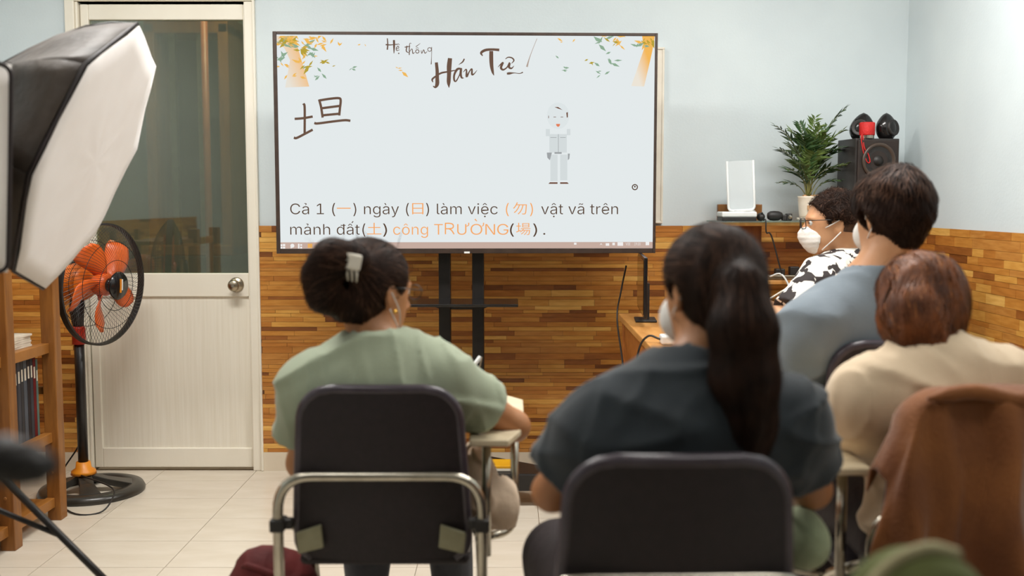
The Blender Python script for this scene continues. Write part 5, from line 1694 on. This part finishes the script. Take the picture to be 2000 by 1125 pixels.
        q = np.stack([base, base + 1, base + 3, base + 2], -1).reshape(-1, 4)
        me = bpy.data.meshes.new('hair_strands')
        me.vertices.add(len(Vv)); me.vertices.foreach_set('co', Vv.astype(np.float32).ravel())
        me.loops.add(len(q) * 4); me.loops.foreach_set('vertex_index', q.astype(np.int32).ravel())
        me.polygons.add(len(q)); me.polygons.foreach_set('loop_start', np.arange(0, len(q) * 4, 4, dtype=np.int32))
        me.update(calc_edges=True)
        o = link('hair_strands', me, m, s.root, smooth=True)
        o['kind'] = 'stuff'
    def hair(s, F, h, m):
        s._hairmesh = F.mesh(h)
        V, Q = s._hairmesh
        me = bpy.data.meshes.new('hair')
        me.vertices.add(len(V)); me.vertices.foreach_set('co', V.astype(np.float32).ravel())
        me.loops.add(len(Q) * 4); me.loops.foreach_set('vertex_index', Q.astype(np.int32).ravel())
        me.polygons.add(len(Q)); me.polygons.foreach_set('loop_start', np.arange(0, len(Q) * 4, 4, dtype=np.int32))
        me.update(calc_edges=True)
        return link('hair', me, m, s.root, smooth=True)
    def cap(s, F, puff=.0, low=-.085, fringe=.0, k=.02):
        A, X = s.A, s.H
        F.ell(X(0, -.020, .040), (.086 + puff, .103 + puff, .090 + puff), A, .02)
        F.ell(X(0, -.050, .0), (.074 + puff * .6, .064 + puff * .7, .070), A, .03)
        F.ell(X(0, -.052, -.052), (.048, .050, .045), A, .03)
        n = A @ np.array((0, .85, -.53)); F.plane(X(0, .088 + fringe, .072), n)
        F.plane(X(0, 0, low), -A[:, 2])
    def ears_out(s, F, r=.012):
        for sd in (-1, 1): F.ell(s.H(sd * .09, -.004, -.008), (.03, .022 + r * .5, .036), s.A, .01, 'sub')
    def tubeobj(s, name, pts, r, m, sub=6, n=6):
        b = B(); tube(b, smooth_path([Vector(p) for p in pts], sub), r, n)
        return obj(name, b, m, s.root, smooth=True)
def V3(v): return (v.x, v.y, v.z)
def seated(c, rz, knee=.09, splay=(0, 0), reach=.44):
    """default pelvis, knees and ankles for a sitter on a chair at c"""
    Rz = Matrix.Rotation(rz, 3, 'Z')
    o = Vector((c[0], c[1], 0))
    g = lambda x, y, z: V3(o + Rz @ Vector((x, y, z)))
    return dict(pelvis=g(0, -.06, .56), lk=g(-.10 - splay[0], reach - .04, .52), rk=g(.10 + splay[1], reach - .04, .52), la=g(-.11 - splay[0] * 1.1, reach + .02, .085), ra=g(.11 + splay[1] * 1.1, reach + .02, .085),
                lt=g(-.13 - splay[0], reach + .2, .03), rt=g(.13 + splay[1], reach + .2, .03))

# ============================================================ THE PEOPLE
# ---- woman in the pale green shirt
J = seated(C1, 0, splay=(.02, .02), reach=.40)
J.update(head=V3(at(728, 572, 2.50)), neck=V3(at(735, 690, 2.46)), ls=V3(at(612, 752, 2.45)), rs=V3(at(858, 735, 2.46)),
         le=V3(at(590, 905, 2.55)), lw=V3(at(700, 900, 2.78)), re=V3(at(1005, 832, 2.58)), rw=V3(at(915, 800, 2.80)))
p1 = Person('woman in pale green t-shirt with clipped-up dark hair, writing', J, yaw=R(-42), pitch=R(8), skin='skin2')
p1.body(hands={'r': dict(d=(-.5, .4, .35), n=(-.6, .3, -.6), curl=.9), 'l': dict(curl=.5)})
p1.shirt(M['green'], sleeve=.62, seed=3, folds=.009)
p1.pants(M['greypant'])
F = Field()
p1.cap(F, .002, low=-.075)
bun = [np.array(V3(at(*q))) for q in ((690, 505, 2.37), (650, 508, 2.37), (630, 540, 2.38), (634, 578, 2.39), (655, 590, 2.41))]
F.chain(bun, [.035, .043, .042, .036, .024], .03)
F.ell(at(672, 556, 2.36), (.012, .05, .016), None, .01, 'sub')
p1.ears_out(F)
p1.hair(F, .0055, M['hair'])
clip = np.array(V3(at(690, 512, 2.36)))
cl = (clip - p1.hc) @ p1.A
p1.strands(F, 2600, lambda q: (cl - q) / (np.linalg.norm(cl - q, axis=1)[:, None] + 1e-6), M['hair_str'], steps=8, step=.013, width=.0012, lift=(.0005, .004), seed=4)
p1.strands(F, 420, lambda q: (cl - q) / (np.linalg.norm(cl - q, axis=1)[:, None] + 1e-6), M['hair_lt'], steps=8, step=.013, width=.001, lift=(.001, .004), seed=44)
p1.strands(F, 40, lambda q: np.tile(np.array((.2, -.3, .3)), (len(q), 1)), M['hair_str'], steps=9, step=.010, width=.0007, lift=(.002, .010), stray=.8, seed=9)
# claw clip
b = B()
cw = at(689, 514, 2.335)
bx(b, -.019, .019, -.007, .007, -.016, .022); 
cmx = Matrix.Translation(cw) @ Matrix.Rotation(R(12), 4, 'Y')
bmesh.ops.transform(b, matrix=cmx, verts=b.verts)
hc_ = obj('hair_clip', b, M['ivory'], p1.root, bevel=.006, seg=3)
b = B()
for k in (-1, 0, 1):
    tube(b, [cmx @ Vector((k * .010, .001, -.014)), cmx @ Vector((k * .011 + .003, .003, -.026)), cmx @ Vector((k * .010 + .005, .014, -.042))], [.0035, .003, .002], 6)
obj('clip_teeth', b, M['ivory'], hc_, smooth=True)
er = p1.H(.092, -.004, -.040)
b = B(); bmesh.ops.create_uvsphere(b, u_segments=12, v_segments=8, radius=.0055, matrix=Matrix.Translation(Vector(er))); obj('earring', b, mat('gold', (240, 190, 90), .2, metal=1.0, col2=(230, 176, 80), scale=10), p1.root, smooth=True)
# mask pulled down under the chin
Fm = Field()
mk = p1.H(.062, .045, -.10)
Fm.ell(p1.H(0.01, .062, -.100), (.062, .05, .030), p1.A, .01); Fm.ell(p1.H(0, .03, -.085), (.052, .052, .045), p1.A, .01, 'sub'); Fm.plane(p1.H(0, .02, 0), -p1.A[:, 1])
mo_ = sdf_obj('face_mask', Fm, .005, M['maskblue'], p1.root)
for dz in (-.02, .02):
    b = B(); tube(b, smooth_path([Vector(p1.H(.060, .045, -.10 + dz * .6)), Vector(p1.H(.082, .02, -.06 + dz)), Vector(p1.H(.087, -.016, -.015 + dz))], 6), .0017, 5); obj('ear_loop', b, M['mask'], mo_, smooth=True)
b = B(); tube(b, [Vector(p1.H(.088, -.02, .016)), Vector(p1.H(.078, .06, .018)), Vector(p1.H(.066, .105, .018))], .0014, 6)
for sd in (-1, 1): tube(b, [Vector(p1.H(sd * .034 + .024 * math.cos(a * .5236), .108, .012 + .019 * math.sin(a * .5236))) for a in range(12)], .0012, 5, closed=True)
tube(b, [Vector(p1.H(-.010, .112, .014)), Vector(p1.H(.010, .112, .014))], .0012, 5)
obj('glasses', b, M['black'], p1.root, smooth=True)
# pen held in the raised hand
pt_ = at(938, 697, 2.83)
pe = thing('pen', 'white pen held upright by the woman in the green shirt', 'pen', V3(pt_))
rw = Vector(J['rw'])
b = B(); tube(b, [pt_, pt_.lerp(rw + Vector((-.05, .04, .03)), .95)], .0055, 8); obj('barrel', b, M['white'], pe, smooth=True)
b = B(); tube(b, [pt_ + Vector((.0045, -.004, .0)), pt_.lerp(rw, .2) + Vector((.0045, -.004, 0))], .0016, 5); obj('pocket_clip', b, M['chrome'], pe)

# ---- woman with the ponytail, charcoal shirt
J = seated(C2, R(1), splay=(.06, .03), reach=.42)
J.update(head=V3(at(1384, 572, 1.99)), neck=V3(at(1345, 745, 1.94)), ls=V3(at(1172, 835, 1.92)), rs=V3(at(1535, 815, 1.94)),
         le=V3(at(1078, 960, 1.98)), lw=V3(at(1215, 960, 2.21)), re=V3(at(1585, 955, 2.02)), rw=V3(at(1490, 950, 2.26)))
J['lk'] = (J['lk'][0], J['lk'][1], .48)
p2 = Person('woman in charcoal t-shirt with a long dark ponytail, seated', J, yaw=R(24), pitch=R(4), skin='skin2')
p2.body()
p2.shirt(M['navy'], sleeve=.68, seed=8, folds=.008, t=.018, flare=.012)
p2.pants(M['darkpant'], t=.02)
F = Field()
p2.cap(F, .004, low=-.085)
tail = [np.array(V3(at(*q))) for q in ((1446, 525, 1.895), (1452, 560, 1.855), (1452, 640, 1.835), (1454, 740, 1.835), (1460, 830, 1.845), (1468, 905, 1.855))]
F.chain(tail, [.022, .038, .058, .060, .050, .022], .02)
p2.ears_out(F, .0)
F.noise(.0025, 60, 3, (1.6, 1.6, .25))
p2.hair(F, .0055, M['hair_b'])
tie = (tail[0] - p2.hc) @ p2.A
dn = p2.A.T @ np.array((.03, 0, -1.0))
def flow2(q):
    w_ = q @ p2.A.T + p2.hc
    tot = (tie - q) / (np.linalg.norm(tie - q, axis=1)[:, None] + 1e-6)
    ontail = (w_[:, 1] < 1.893)[:, None]
    return np.where(ontail, dn[None], tot)
p2.strands(F, 5200, flow2, M['hair_str'], steps=10, step=.016, width=.0012, lift=(.0005, .004), seed=5)
p2.strands(F, 500, flow2, M['hair_lt'], steps=10, step=.014, width=.001, lift=(.001, .004), seed=46, where=lambda q: q[:, 2] > .02)  # lighter strands on the upper head, a painted highlight
p2.strands(F, 260, flow2, M['hair_str'], steps=9, step=.014, width=.0006, lift=(.003, .012), seed=6)
b = B(); lathe(b, [(.024, -.008), (.030, -.006), (.030, .006), (.024, .008)], 18, tail[0], axis_matrix(Vector(tail[1] - tail[0]))); obj('hair_tie', b, mat('hair_tie_brown', (150, 96, 62), .7, col2=(130, 80, 50), scale=40), p2.root, smooth=True)
Fm = Field()
Fm.ell(p2.H(0, .062, -.050), (.066, .060, .058), p2.A, .01); Fm.plane(p2.H(0, .022, 0), -p2.A[:, 1])
mo_ = sdf_obj('face_mask', Fm, .006, M['mask'], p2.root)
for sd in (-1, 1):
    b = B(); tube(b, smooth_path([Vector(p2.H(sd * .058, .03, -.05)), Vector(p2.H(sd * .082, -.0, -.035)), Vector(p2.H(sd * .083, -.028, -.006))], 6), .002, 5); obj('ear_loop', b, M['mask'], mo_, smooth=True)

# ---- man in the grey-blue shirt
J = seated((C3[0], C3[1] + .06), R(6), reach=.34, splay=(-.05, .07))
J.update(head=V3(at(1736, 424, 2.92)), neck=V3(at(1704, 546, 2.90)), ls=V3(at(1582, 642, 2.80)), rs=V3(at(1800, 622, 3.04)),
         le=V3(at(1568, 790, 2.93)), lw=V3(at(1640, 810, 3.14)), re=V3(at(1822, 780, 3.12)), rw=V3(at(1770, 790, 3.28)))
p3 = Person('man in grey-blue t-shirt with short dark hair, seated', J, yaw=R(24), pitch=R(2), male=True)
p3.body()
p3.shirt(M['blue'], sleeve=.72, seed=12, folds=.010, t=.014)
p3.pants(M['greypant'])
F = Field()
p3.cap(F, .016, low=-.085)
p3.ears_out(F, .006)
F.noise(.004, 45, 4); F.noise(.002, 110, 7)
p3.hair(F, .0055, M['hair_b'])
cw2 = np.array((0, -.06, .12))
def flow3(q):
    d = q - cw2; d[:, 2] -= .02
    return d / (np.linalg.norm(d, axis=1)[:, None] + 1e-6)
p3.strands(F, 900, flow3, M['hair_lt'], steps=6, step=.007, width=.001, lift=(.002, .007), seed=47, where=lambda q: q[:, 2] > .06)  # crown highlight painted as lighter strands
p3.strands(F, 5000, flow3, M['hair_str'], steps=6, step=.007, width=.0011, lift=(.0005, .004), stray=.15, seed=7)
Fm = Field(); Fm.ell(p3.H(0, .058, -.050), (.057, .060, .056), p3.A, .01); Fm.plane(p3.H(0, .022, 0), -p3.A[:, 1])
mo_ = sdf_obj('face_mask', Fm, .006, M['mask'], p3.root)
for sd in (-1, 1):
    b = B(); tube(b, smooth_path([Vector(p3.H(sd * .058, .03, -.03)), Vector(p3.H(sd * .083, -.0, .010)), Vector(p3.H(sd * .088, -.03, .024)), Vector(p3.H(sd * .085, -.034, -.01)), Vector(p3.H(sd * .078, -.005, -.05)), Vector(p3.H(sd * .055, .03, -.07))], 6), .0018, 5); obj('ear_loop', b, M['mask'], mo_, smooth=True)

# ---- auburn-haired woman in the beige shirt
J = seated(C4, R(2), reach=.42)
J.update(head=V3(at(1800, 603, 2.40)), neck=V3(at(1820, 722, 2.28)), ls=V3(at(1690, 768, 2.26)), rs=V3(at(1958, 748, 2.28)),
         le=V3(at(1652, 852, 2.40)), lw=V3(at(1735, 850, 2.62)), re=V3(at(2035, 880, 2.45)), rw=V3(at(1950, 905, 2.70)))
p4 = Person('auburn-haired woman in beige t-shirt bending over her notes', J, yaw=R(14), pitch=R(30), roll=R(-8))
p4.body()
p4.shirt(M['beige'], sleeve=.80, seed=17, folds=.009, t=.018, flare=.012)
p4.pants(M['darkpant'])
F = Field()
p4.cap(F, -.004, low=-.09)
ha = [np.array(V3(at(*q))) for q in ((1785, 560, 2.35), (1788, 620, 2.31), (1804, 660, 2.28), (1826, 682, 2.26))]
F.chain(ha, [.062, .066, .054, .028], .03)
F.chain([np.array(V3(at(*q))) for q in ((1842, 570, 2.34), (1850, 630, 2.31), (1846, 675, 2.28))], [.025, .022, .012], .02)
F.chain([np.array(V3(at(*q))) for q in ((1760, 560, 2.35), (1756, 630, 2.31), (1764, 664, 2.28))], [.016, .02, .012], .02)
F.noise(.004, 38, 21, (1.5, 1.5, .35)); F.noise(.005, 50, 22, (1.6, 1.6, .3), ridge=True)
for lk in (((1812, 548), (1826, 590), (1812, 625), (1842, 652)), ((1796, 590), (1802, 625), (1822, 650), (1836, 662)), ((1770, 540), (1752, 590), (1748, 640), (1764, 668)), ((1785, 560), (1778, 610), (1776, 655), (1800, 690)), ((1830, 540), (1852, 580), (1848, 630), (1856, 672))):
    F.chain([np.array(V3(at(q[0], q[1], 2.245 + .02 * i))) for i, q in enumerate(lk[::-1])], [.006, .010, .011, .008], .006)
F.chain([np.array(V3(at(*q))) for q in ((1845, 572, 2.36), (1862, 565, 2.34), (1863, 590, 2.33))], [.014, .011, .005], .015)
p4.hair(F, .0055, M['hair_r'])
dn4 = p4.A.T @ np.array((.12, -.1, -1.0))
def flow4(q):
    d = q - np.array((0, .02, .13)); d = d / (np.linalg.norm(d, axis=1)[:, None] + 1e-6)
    return d * .5 + dn4[None] * .8 + .35 * np.sin(q[:, [1, 2, 0]] * 60)
p4.strands(F, 3400, flow4, M['hair_str_r'], steps=13, step=.014, width=.0014, lift=(.0005, .009), seed=8)
p4.strands(F, 1300, flow4, M['hair_lt_r'], steps=10, step=.013, width=.0013, lift=(.001, .006), seed=28)
p4.strands(F, 300, flow4, M['hair_str_r'], steps=10, step=.013, width=.0007, lift=(.004, .014), seed=18)

# ---- masked man at the desk, seen in profile
J = seated(C5, R(88), reach=.40)
J.update(head=V3(at(1624, 438, 3.90)), neck=V3(at(1650, 516, 3.92)), ls=V3(at(1606, 545, 3.74)), rs=V3(at(1668, 548, 4.10)),
         le=V3(at(1535, 628, 3.64)), lw=V3(at(1478, 612, 3.72)), re=V3(at(1610, 655, 4.16)), rw=V3(at(1500, 600, 4.06)))
p5 = Person('masked man with glasses and a black and white patterned shirt', J, yaw=R(84), pitch=R(4), male=True)
p5.body(h=.0055, hands={'l': dict(curl=.35), 'r': dict(curl=.35)})
# shirt print: bold black shapes on white
m = bpy.data.materials.new('printed_shirt'); m.use_nodes = True
nt = m.node_tree; bs_ = nt.nodes['Principled BSDF']; bs_.inputs['Roughness'].default_value = .8
tc = nt.nodes.new('ShaderNodeTexCoord'); vo = nt.nodes.new('ShaderNodeTexVoronoi'); vo.inputs['Scale'].default_value = 26; vo.feature = 'F1'; vo.distance = 'CHEBYCHEV'
nz = nt.nodes.new('ShaderNodeTexNoise'); nz.inputs['Scale'].default_value = 30; nz.inputs['Detail'].default_value = 1
mx_ = nt.nodes.new('ShaderNodeVectorMath'); mx_.operation = 'MULTIPLY_ADD'; mx_.inputs[1].default_value = (.05, .05, .05)
nt.links.new(tc.outputs['Object'], nz.inputs['Vector']); nt.links.new(nz.outputs['Color'], mx_.inputs[0]); nt.links.new(tc.outputs['Object'], mx_.inputs[2]); nt.links.new(mx_.outputs[0], vo.inputs['Vector'])
rp = nt.nodes.new('ShaderNodeValToRGB'); rp.color_ramp.interpolation = 'CONSTANT'
rp.color_ramp.elements[0].color = lin((232, 226, 216)); rp.color_ramp.elements[1].position = .62; rp.color_ramp.elements[1].color = lin((46, 38, 38))
sepc = nt.nodes.new('ShaderNodeSeparateColor'); nt.links.new(vo.outputs['Color'], sepc.inputs[0]); nt.links.new(sepc.outputs[0], rp.inputs[0]); nt.links.new(rp.outputs[0], bs_.inputs['Base Color'])
p5.shirt(m, sleeve=.85, seed=31, folds=.006, t=.016, name='printed_shirt')
p5.pants(M['darkpant'])
F = Field()
p5.cap(F, .004, low=.004, fringe=-.024)
p5.ears_out(F, .006)
F.noise(.004, 70, 14)
p5.hair(F, .005, M['hair_b'])
p5.strands(F, 2600, lambda q: np.stack([q[:, 0] * 4, q[:, 1] * 2 + .1, q[:, 2] * 3], 1), M['hair_str'], steps=5, step=.007, width=.0011, lift=(.0005, .005), stray=.3, seed=12)
p5.strands(F, 500, lambda q: np.stack([q[:, 0] * 4, q[:, 1] * 2 + .1, q[:, 2] * 3], 1), M['hair_lt'], steps=5, step=.007, width=.001, lift=(.001, .004), seed=13)
# faded sides of the hair
Ff = Field(); Ff.ell(p5.H(0, -.02, .02), (.0785, .097, .088), p5.A, .01); Ff.plane(p5.H(0, .05, .02), p5.A @ np.array((0, .9, -.43))); Ff.plane(p5.H(0, 0, -.055), -p5.A[:, 2]); 
for sd in (-1, 1): Ff.ell(p5.H(sd * .085, .0, -.012), (.02, .022, .03), p5.A, .006, 'sub')
sdf_obj('hair_fade', Ff, .005, mat('hair_fade', (84, 58, 42), .6, col2=(66, 44, 32), scale=60), p5.root)
Fm = Field()
Fm.ell(p5.H(0, .054, -.052), (.061, .062, .060), p5.A, .01); Fm.ell(p5.H(0, .102, -.035), (.022, .026, .03), p5.A, .02); Fm.plane(p5.H(0, .040, 0), p5.A @ np.array((0, -1, -.25)))
Fm.ops.append((lambda P: .0008 * np.sin(((P - p5.hc) @ p5.A)[..., 2] * 330), None, None, 0, 'disp'))
mo_ = sdf_obj('face_mask', Fm, .0045, M['mask'], p5.root)
for sd in (-1, 1):
    for a, c in (((sd * .058, .046, -.015), (sd * .088, -.012, .016)), ((sd * .056, .05, -.092), (sd * .088, -.016, -.028))):
        b = B(); tube(b, smooth_path([Vector(p5.H(*a)), Vector(p5.H((a[0] + c[0]) / 2 + sd * .008, (a[1] + c[1]) / 2, (a[2] + c[2]) / 2)), Vector(p5.H(*c))], 6), .0022, 6); obj('ear_loop', b, M['mask'], mo_, smooth=True)
gl = B()
for sd in (-1, 1):
    tube(gl, rounded_bends([Vector(p5.H(sd * .010, .114, .030)), Vector(p5.H(sd * .058, .106, .030)), Vector(p5.H(sd * .056, .104, -.008)), Vector(p5.H(sd * .014, .114, -.010)), Vector(p5.H(sd * .010, .114, .030))], .012, 4), .0019, 6)
    tube(gl, [Vector(p5.H(sd * .059, .105, .022)), Vector(p5.H(sd * .083, .03, .020)), Vector(p5.H(sd * .086, -.02, .016))], .0018, 6)
tube(gl, [Vector(p5.H(-.010, .116, .022)), Vector(p5.H(.010, .116, .022))], .0016, 6)
obj('glasses', gl, M['black'], p5.root, smooth=True)

# ============================================================ JACKET ON THE CHAIR BACK, BAGS
jk = thing('jacket', 'brown jacket draped over the chair back behind the auburn-haired woman', 'jacket', (C4[0], C4[1], 0), R(2))
NU, NV = 72, 46
rgj = random.Random(4)
ph = [rgj.uniform(0, 6.28) for _ in range(6)]
def jpt(u, v):
    """u across -1..1, v 0..1: inside face up over the top and down the rear"""
    W = .228
    x = u * W
    xc = abs(x) - .105
    ztop = .905 + .006 * math.sin(3.1 * u + ph[0]) - (.085 - math.sqrt(max(0, .085 ** 2 - xc ** 2)) if 0 < xc < .085 else (.085 + (xc - .085) * 2.2 if xc >= .085 else 0))
    ybk = -.275 + .022 * u * u
    if v < .16:
        f = v / .16
        z = ztop - .045 * (1 - f); y = ybk + .06 - .012 * f
    elif v < .26:
        f = (v - .16) / .10
        a = math.pi * f
        z = ztop + .016 * math.sin(a); y = ybk + .048 - .036 * (1 - math.cos(a)) / 2 * 1.9
    else:
        f = (v - .26) / .74
        z = ztop - f * .60
        fold = .020 * math.sin(9 * u + ph[1] + 1.2 * f) + .013 * math.sin(17 * u + ph[2] - 1.5 * f) + .016 * math.sin(5 * u + ph[3] + 2 * f)
        y = ybk - .034 - f * .05 - (.35 + f) * max(fold, -.012) * 1.7 - .02 * math.sin(math.pi * f)
        flare = 1 + .42 * f * (1 if u < 0 else .6)
        x = u * W * flare + .01 * math.sin(12 * f + 5 * u)
    return Vector((x, y, z))
b = B()
g = [[b.verts.new(jpt(-1 + 2 * i / NU, j / NV)) for j in range(NV + 1)] for i in range(NU + 1)]
for i in range(NU):
    for j in range(NV): b.faces.new((g[i][j], g[i + 1][j], g[i + 1][j + 1], g[i][j + 1]))
o = obj('jacket_body', b, M['jacket'], jk, local=True, smooth=True)
sm = o.modifiers.new('thick', 'SOLIDIFY'); sm.thickness = .006
# collar roll and two hanging sleeves
b = B(); tube(b, smooth_path([(-.15, -.30, .905), (-.06, -.312, .922), (.03, -.318, .905), (.09, -.315, .925), (.19, -.305, .915)], 6), [.004, .008, .012] + [.016] * 19 + [.012, .008, .004], 10); obj('collar', b, M['jacket'], jk, local=True, smooth=True)
for sx, tw in ((1, .5),):
    F = Field()
    L0 = Matrix.Translation((C4[0], C4[1], 0)) @ Matrix.Rotation(R(2), 4, 'Z')
    pts = [np.array(L0 @ Vector(q)) for q in ((sx * .17, -.318, .85), (sx * .205, -.355, .72), (sx * .215 , -.385, .56), (sx * .205, -.395, .40))]
    F.chain(pts, [.045, .056, .052, .045], .03); F.noise(.006, 36, 40 + sx, (1, 1, .5))
    o = sdf_obj('sleeve', F, .009, M['jacket'], None)
    o.data.transform(L0.inverted()); o.parent = jk
# tote bag hanging at the side of the green-shirt woman's chair
F = Field()
tcn = [np.array(V3(at(*q))) for q in ((915, 905, 2.57), (935, 960, 2.58), (955, 1005, 2.58))]
F.ell(at(925, 935, 2.58), (.055, .05, .09), None, .03); F.ell(at(955, 985, 2.58), (.062, .07, .065), None, .03); F.ell(at(980, 985, 2.58), (.038, .06, .055), None, .03)
F.noise(.006, 34, 51); F.noise(.010, 40, 52, (1, 1, 1.2), ridge=True)
tb_ = thing('tote_bag', 'cream canvas tote bag hanging on the chair of the green-shirted woman', 'bag', V3(at(955, 985, 2.58)))
sdf_obj('bag_body', F, .006, M['tote'], tb_)
b = B(); tube(b, smooth_path([at(905, 900, 2.55), at(915, 872, 2.55), at(935, 866, 2.56), at(948, 880, 2.56), at(945, 925, 2.57)], 6), .006, 8); obj('strap', b, M['tote'], tb_, smooth=True)
# small pale green cloth bag and olive backpack
F = Field()
gp = at(1570, 1030, 2.0)
F.ell(gp + Vector((0, 0, -.02)), (.045, .06, .065), None, .02); F.noise(.006, 40, 61)
sg = thing('cloth_pouch', 'pale sage green cloth pouch hanging beside the charcoal-shirt chair', 'pouch', V3(gp))
sdf_obj('pouch_body', F, .007, M['sage'], sg)
b = B(); tube(b, smooth_path([gp + Vector((-.03, 0, .03)), gp + Vector((-.06, -.02, .06)), gp + Vector((-.085, -.05, .05))], 5), .005, 6); obj('strap', b, M['sage'], sg, smooth=True)
F = Field()
gb_ = at(1795, 1185, 1.12)
sth = gb_.z - .22
F.ell(gb_ + Vector((0, 0, -.06)), (.10, .09, .13), None, .04); F.ell(gb_ + Vector((.0, 0, -.14)), (.12, .10, .085), None, .04)
F.noise(.006, 30, 71); F.plane((0, 0, sth), (0, 0, -1))
bp = thing('backpack', 'olive green backpack with pale piping, out of focus before the brown jacket', 'backpack', (gb_.x, gb_.y, sth))
sdf_obj('pack_body', F, .008, M['olive'], bp)
b = B()
tube(b, smooth_path([gb_ + Vector((-.11, -.03, -.12)), gb_ + Vector((-.09, -.03, -.02)), gb_ + Vector((-.05, -.02, .045)), gb_ + Vector((.0, -.01, .068)), gb_ + Vector((.04, .0, .058))], 6), .010, 8); obj('piping', b, mat('pack_piping', (158, 150, 112), .8, col2=(140, 132, 96), scale=20), bp, smooth=True)
stl = thing('stool', 'plain wooden stool under the olive backpack', 'stool', (gb_.x, gb_.y, 0))
b = B(); lathe(b, [(0, sth - .03), (.15, sth - .03), (.155, sth - .02), (.155, sth - .008), (.15, sth - .0015), (0, sth - .0015)], 28, (gb_.x, gb_.y, 0)); obj('seat', b, M['shelfwood'], stl, smooth=False)
for k in range(4):
    a = R(45 + 90 * k)
    b = B(); tube(b, [(gb_.x + .1 * math.cos(a), gb_.y + .1 * math.sin(a), sth - .025), (gb_.x + .14 * math.cos(a), gb_.y + .14 * math.sin(a), .0)], .014, 10); obj('leg', b, M['shelfwood'], stl, smooth=True)

# maroon bag standing on the floor beside the green-shirted woman's chair
F = Field()
mb = at(512, 1075, 2.62)
F.ell((mb.x + .02, 2.62, mb.z - .12), (.11, .10, .13), None, .04); F.ell((mb.x + .02, 2.62, .12), (.13, .11, .14), None, .06); F.ell((mb.x + .02, 2.62, .22), (.125, .105, .12), None, .06)
F.noise(.008, 28, 81); F.noise(.004, 60, 82, ridge=True); F.plane((0, 0, .001), (0, 0, -1))
mbg = thing('shoulder_bag', 'maroon cloth shoulder bag on the floor beside the green-shirted woman', 'bag', (mb.x + .02, 2.62, 0))
sdf_obj('bag_body', F, .007, M['maroon'], mbg)
b = B(); tube(b, smooth_path([(mb.x - .05, 2.60, mb.z - .05), (mb.x - .02, 2.56, mb.z - .02), (mb.x + .06, 2.54, mb.z - .04), (mb.x + .12, 2.6, mb.z - .09)], 5), .009, 8); obj('strap', b, M['maroon'], mbg, smooth=True)
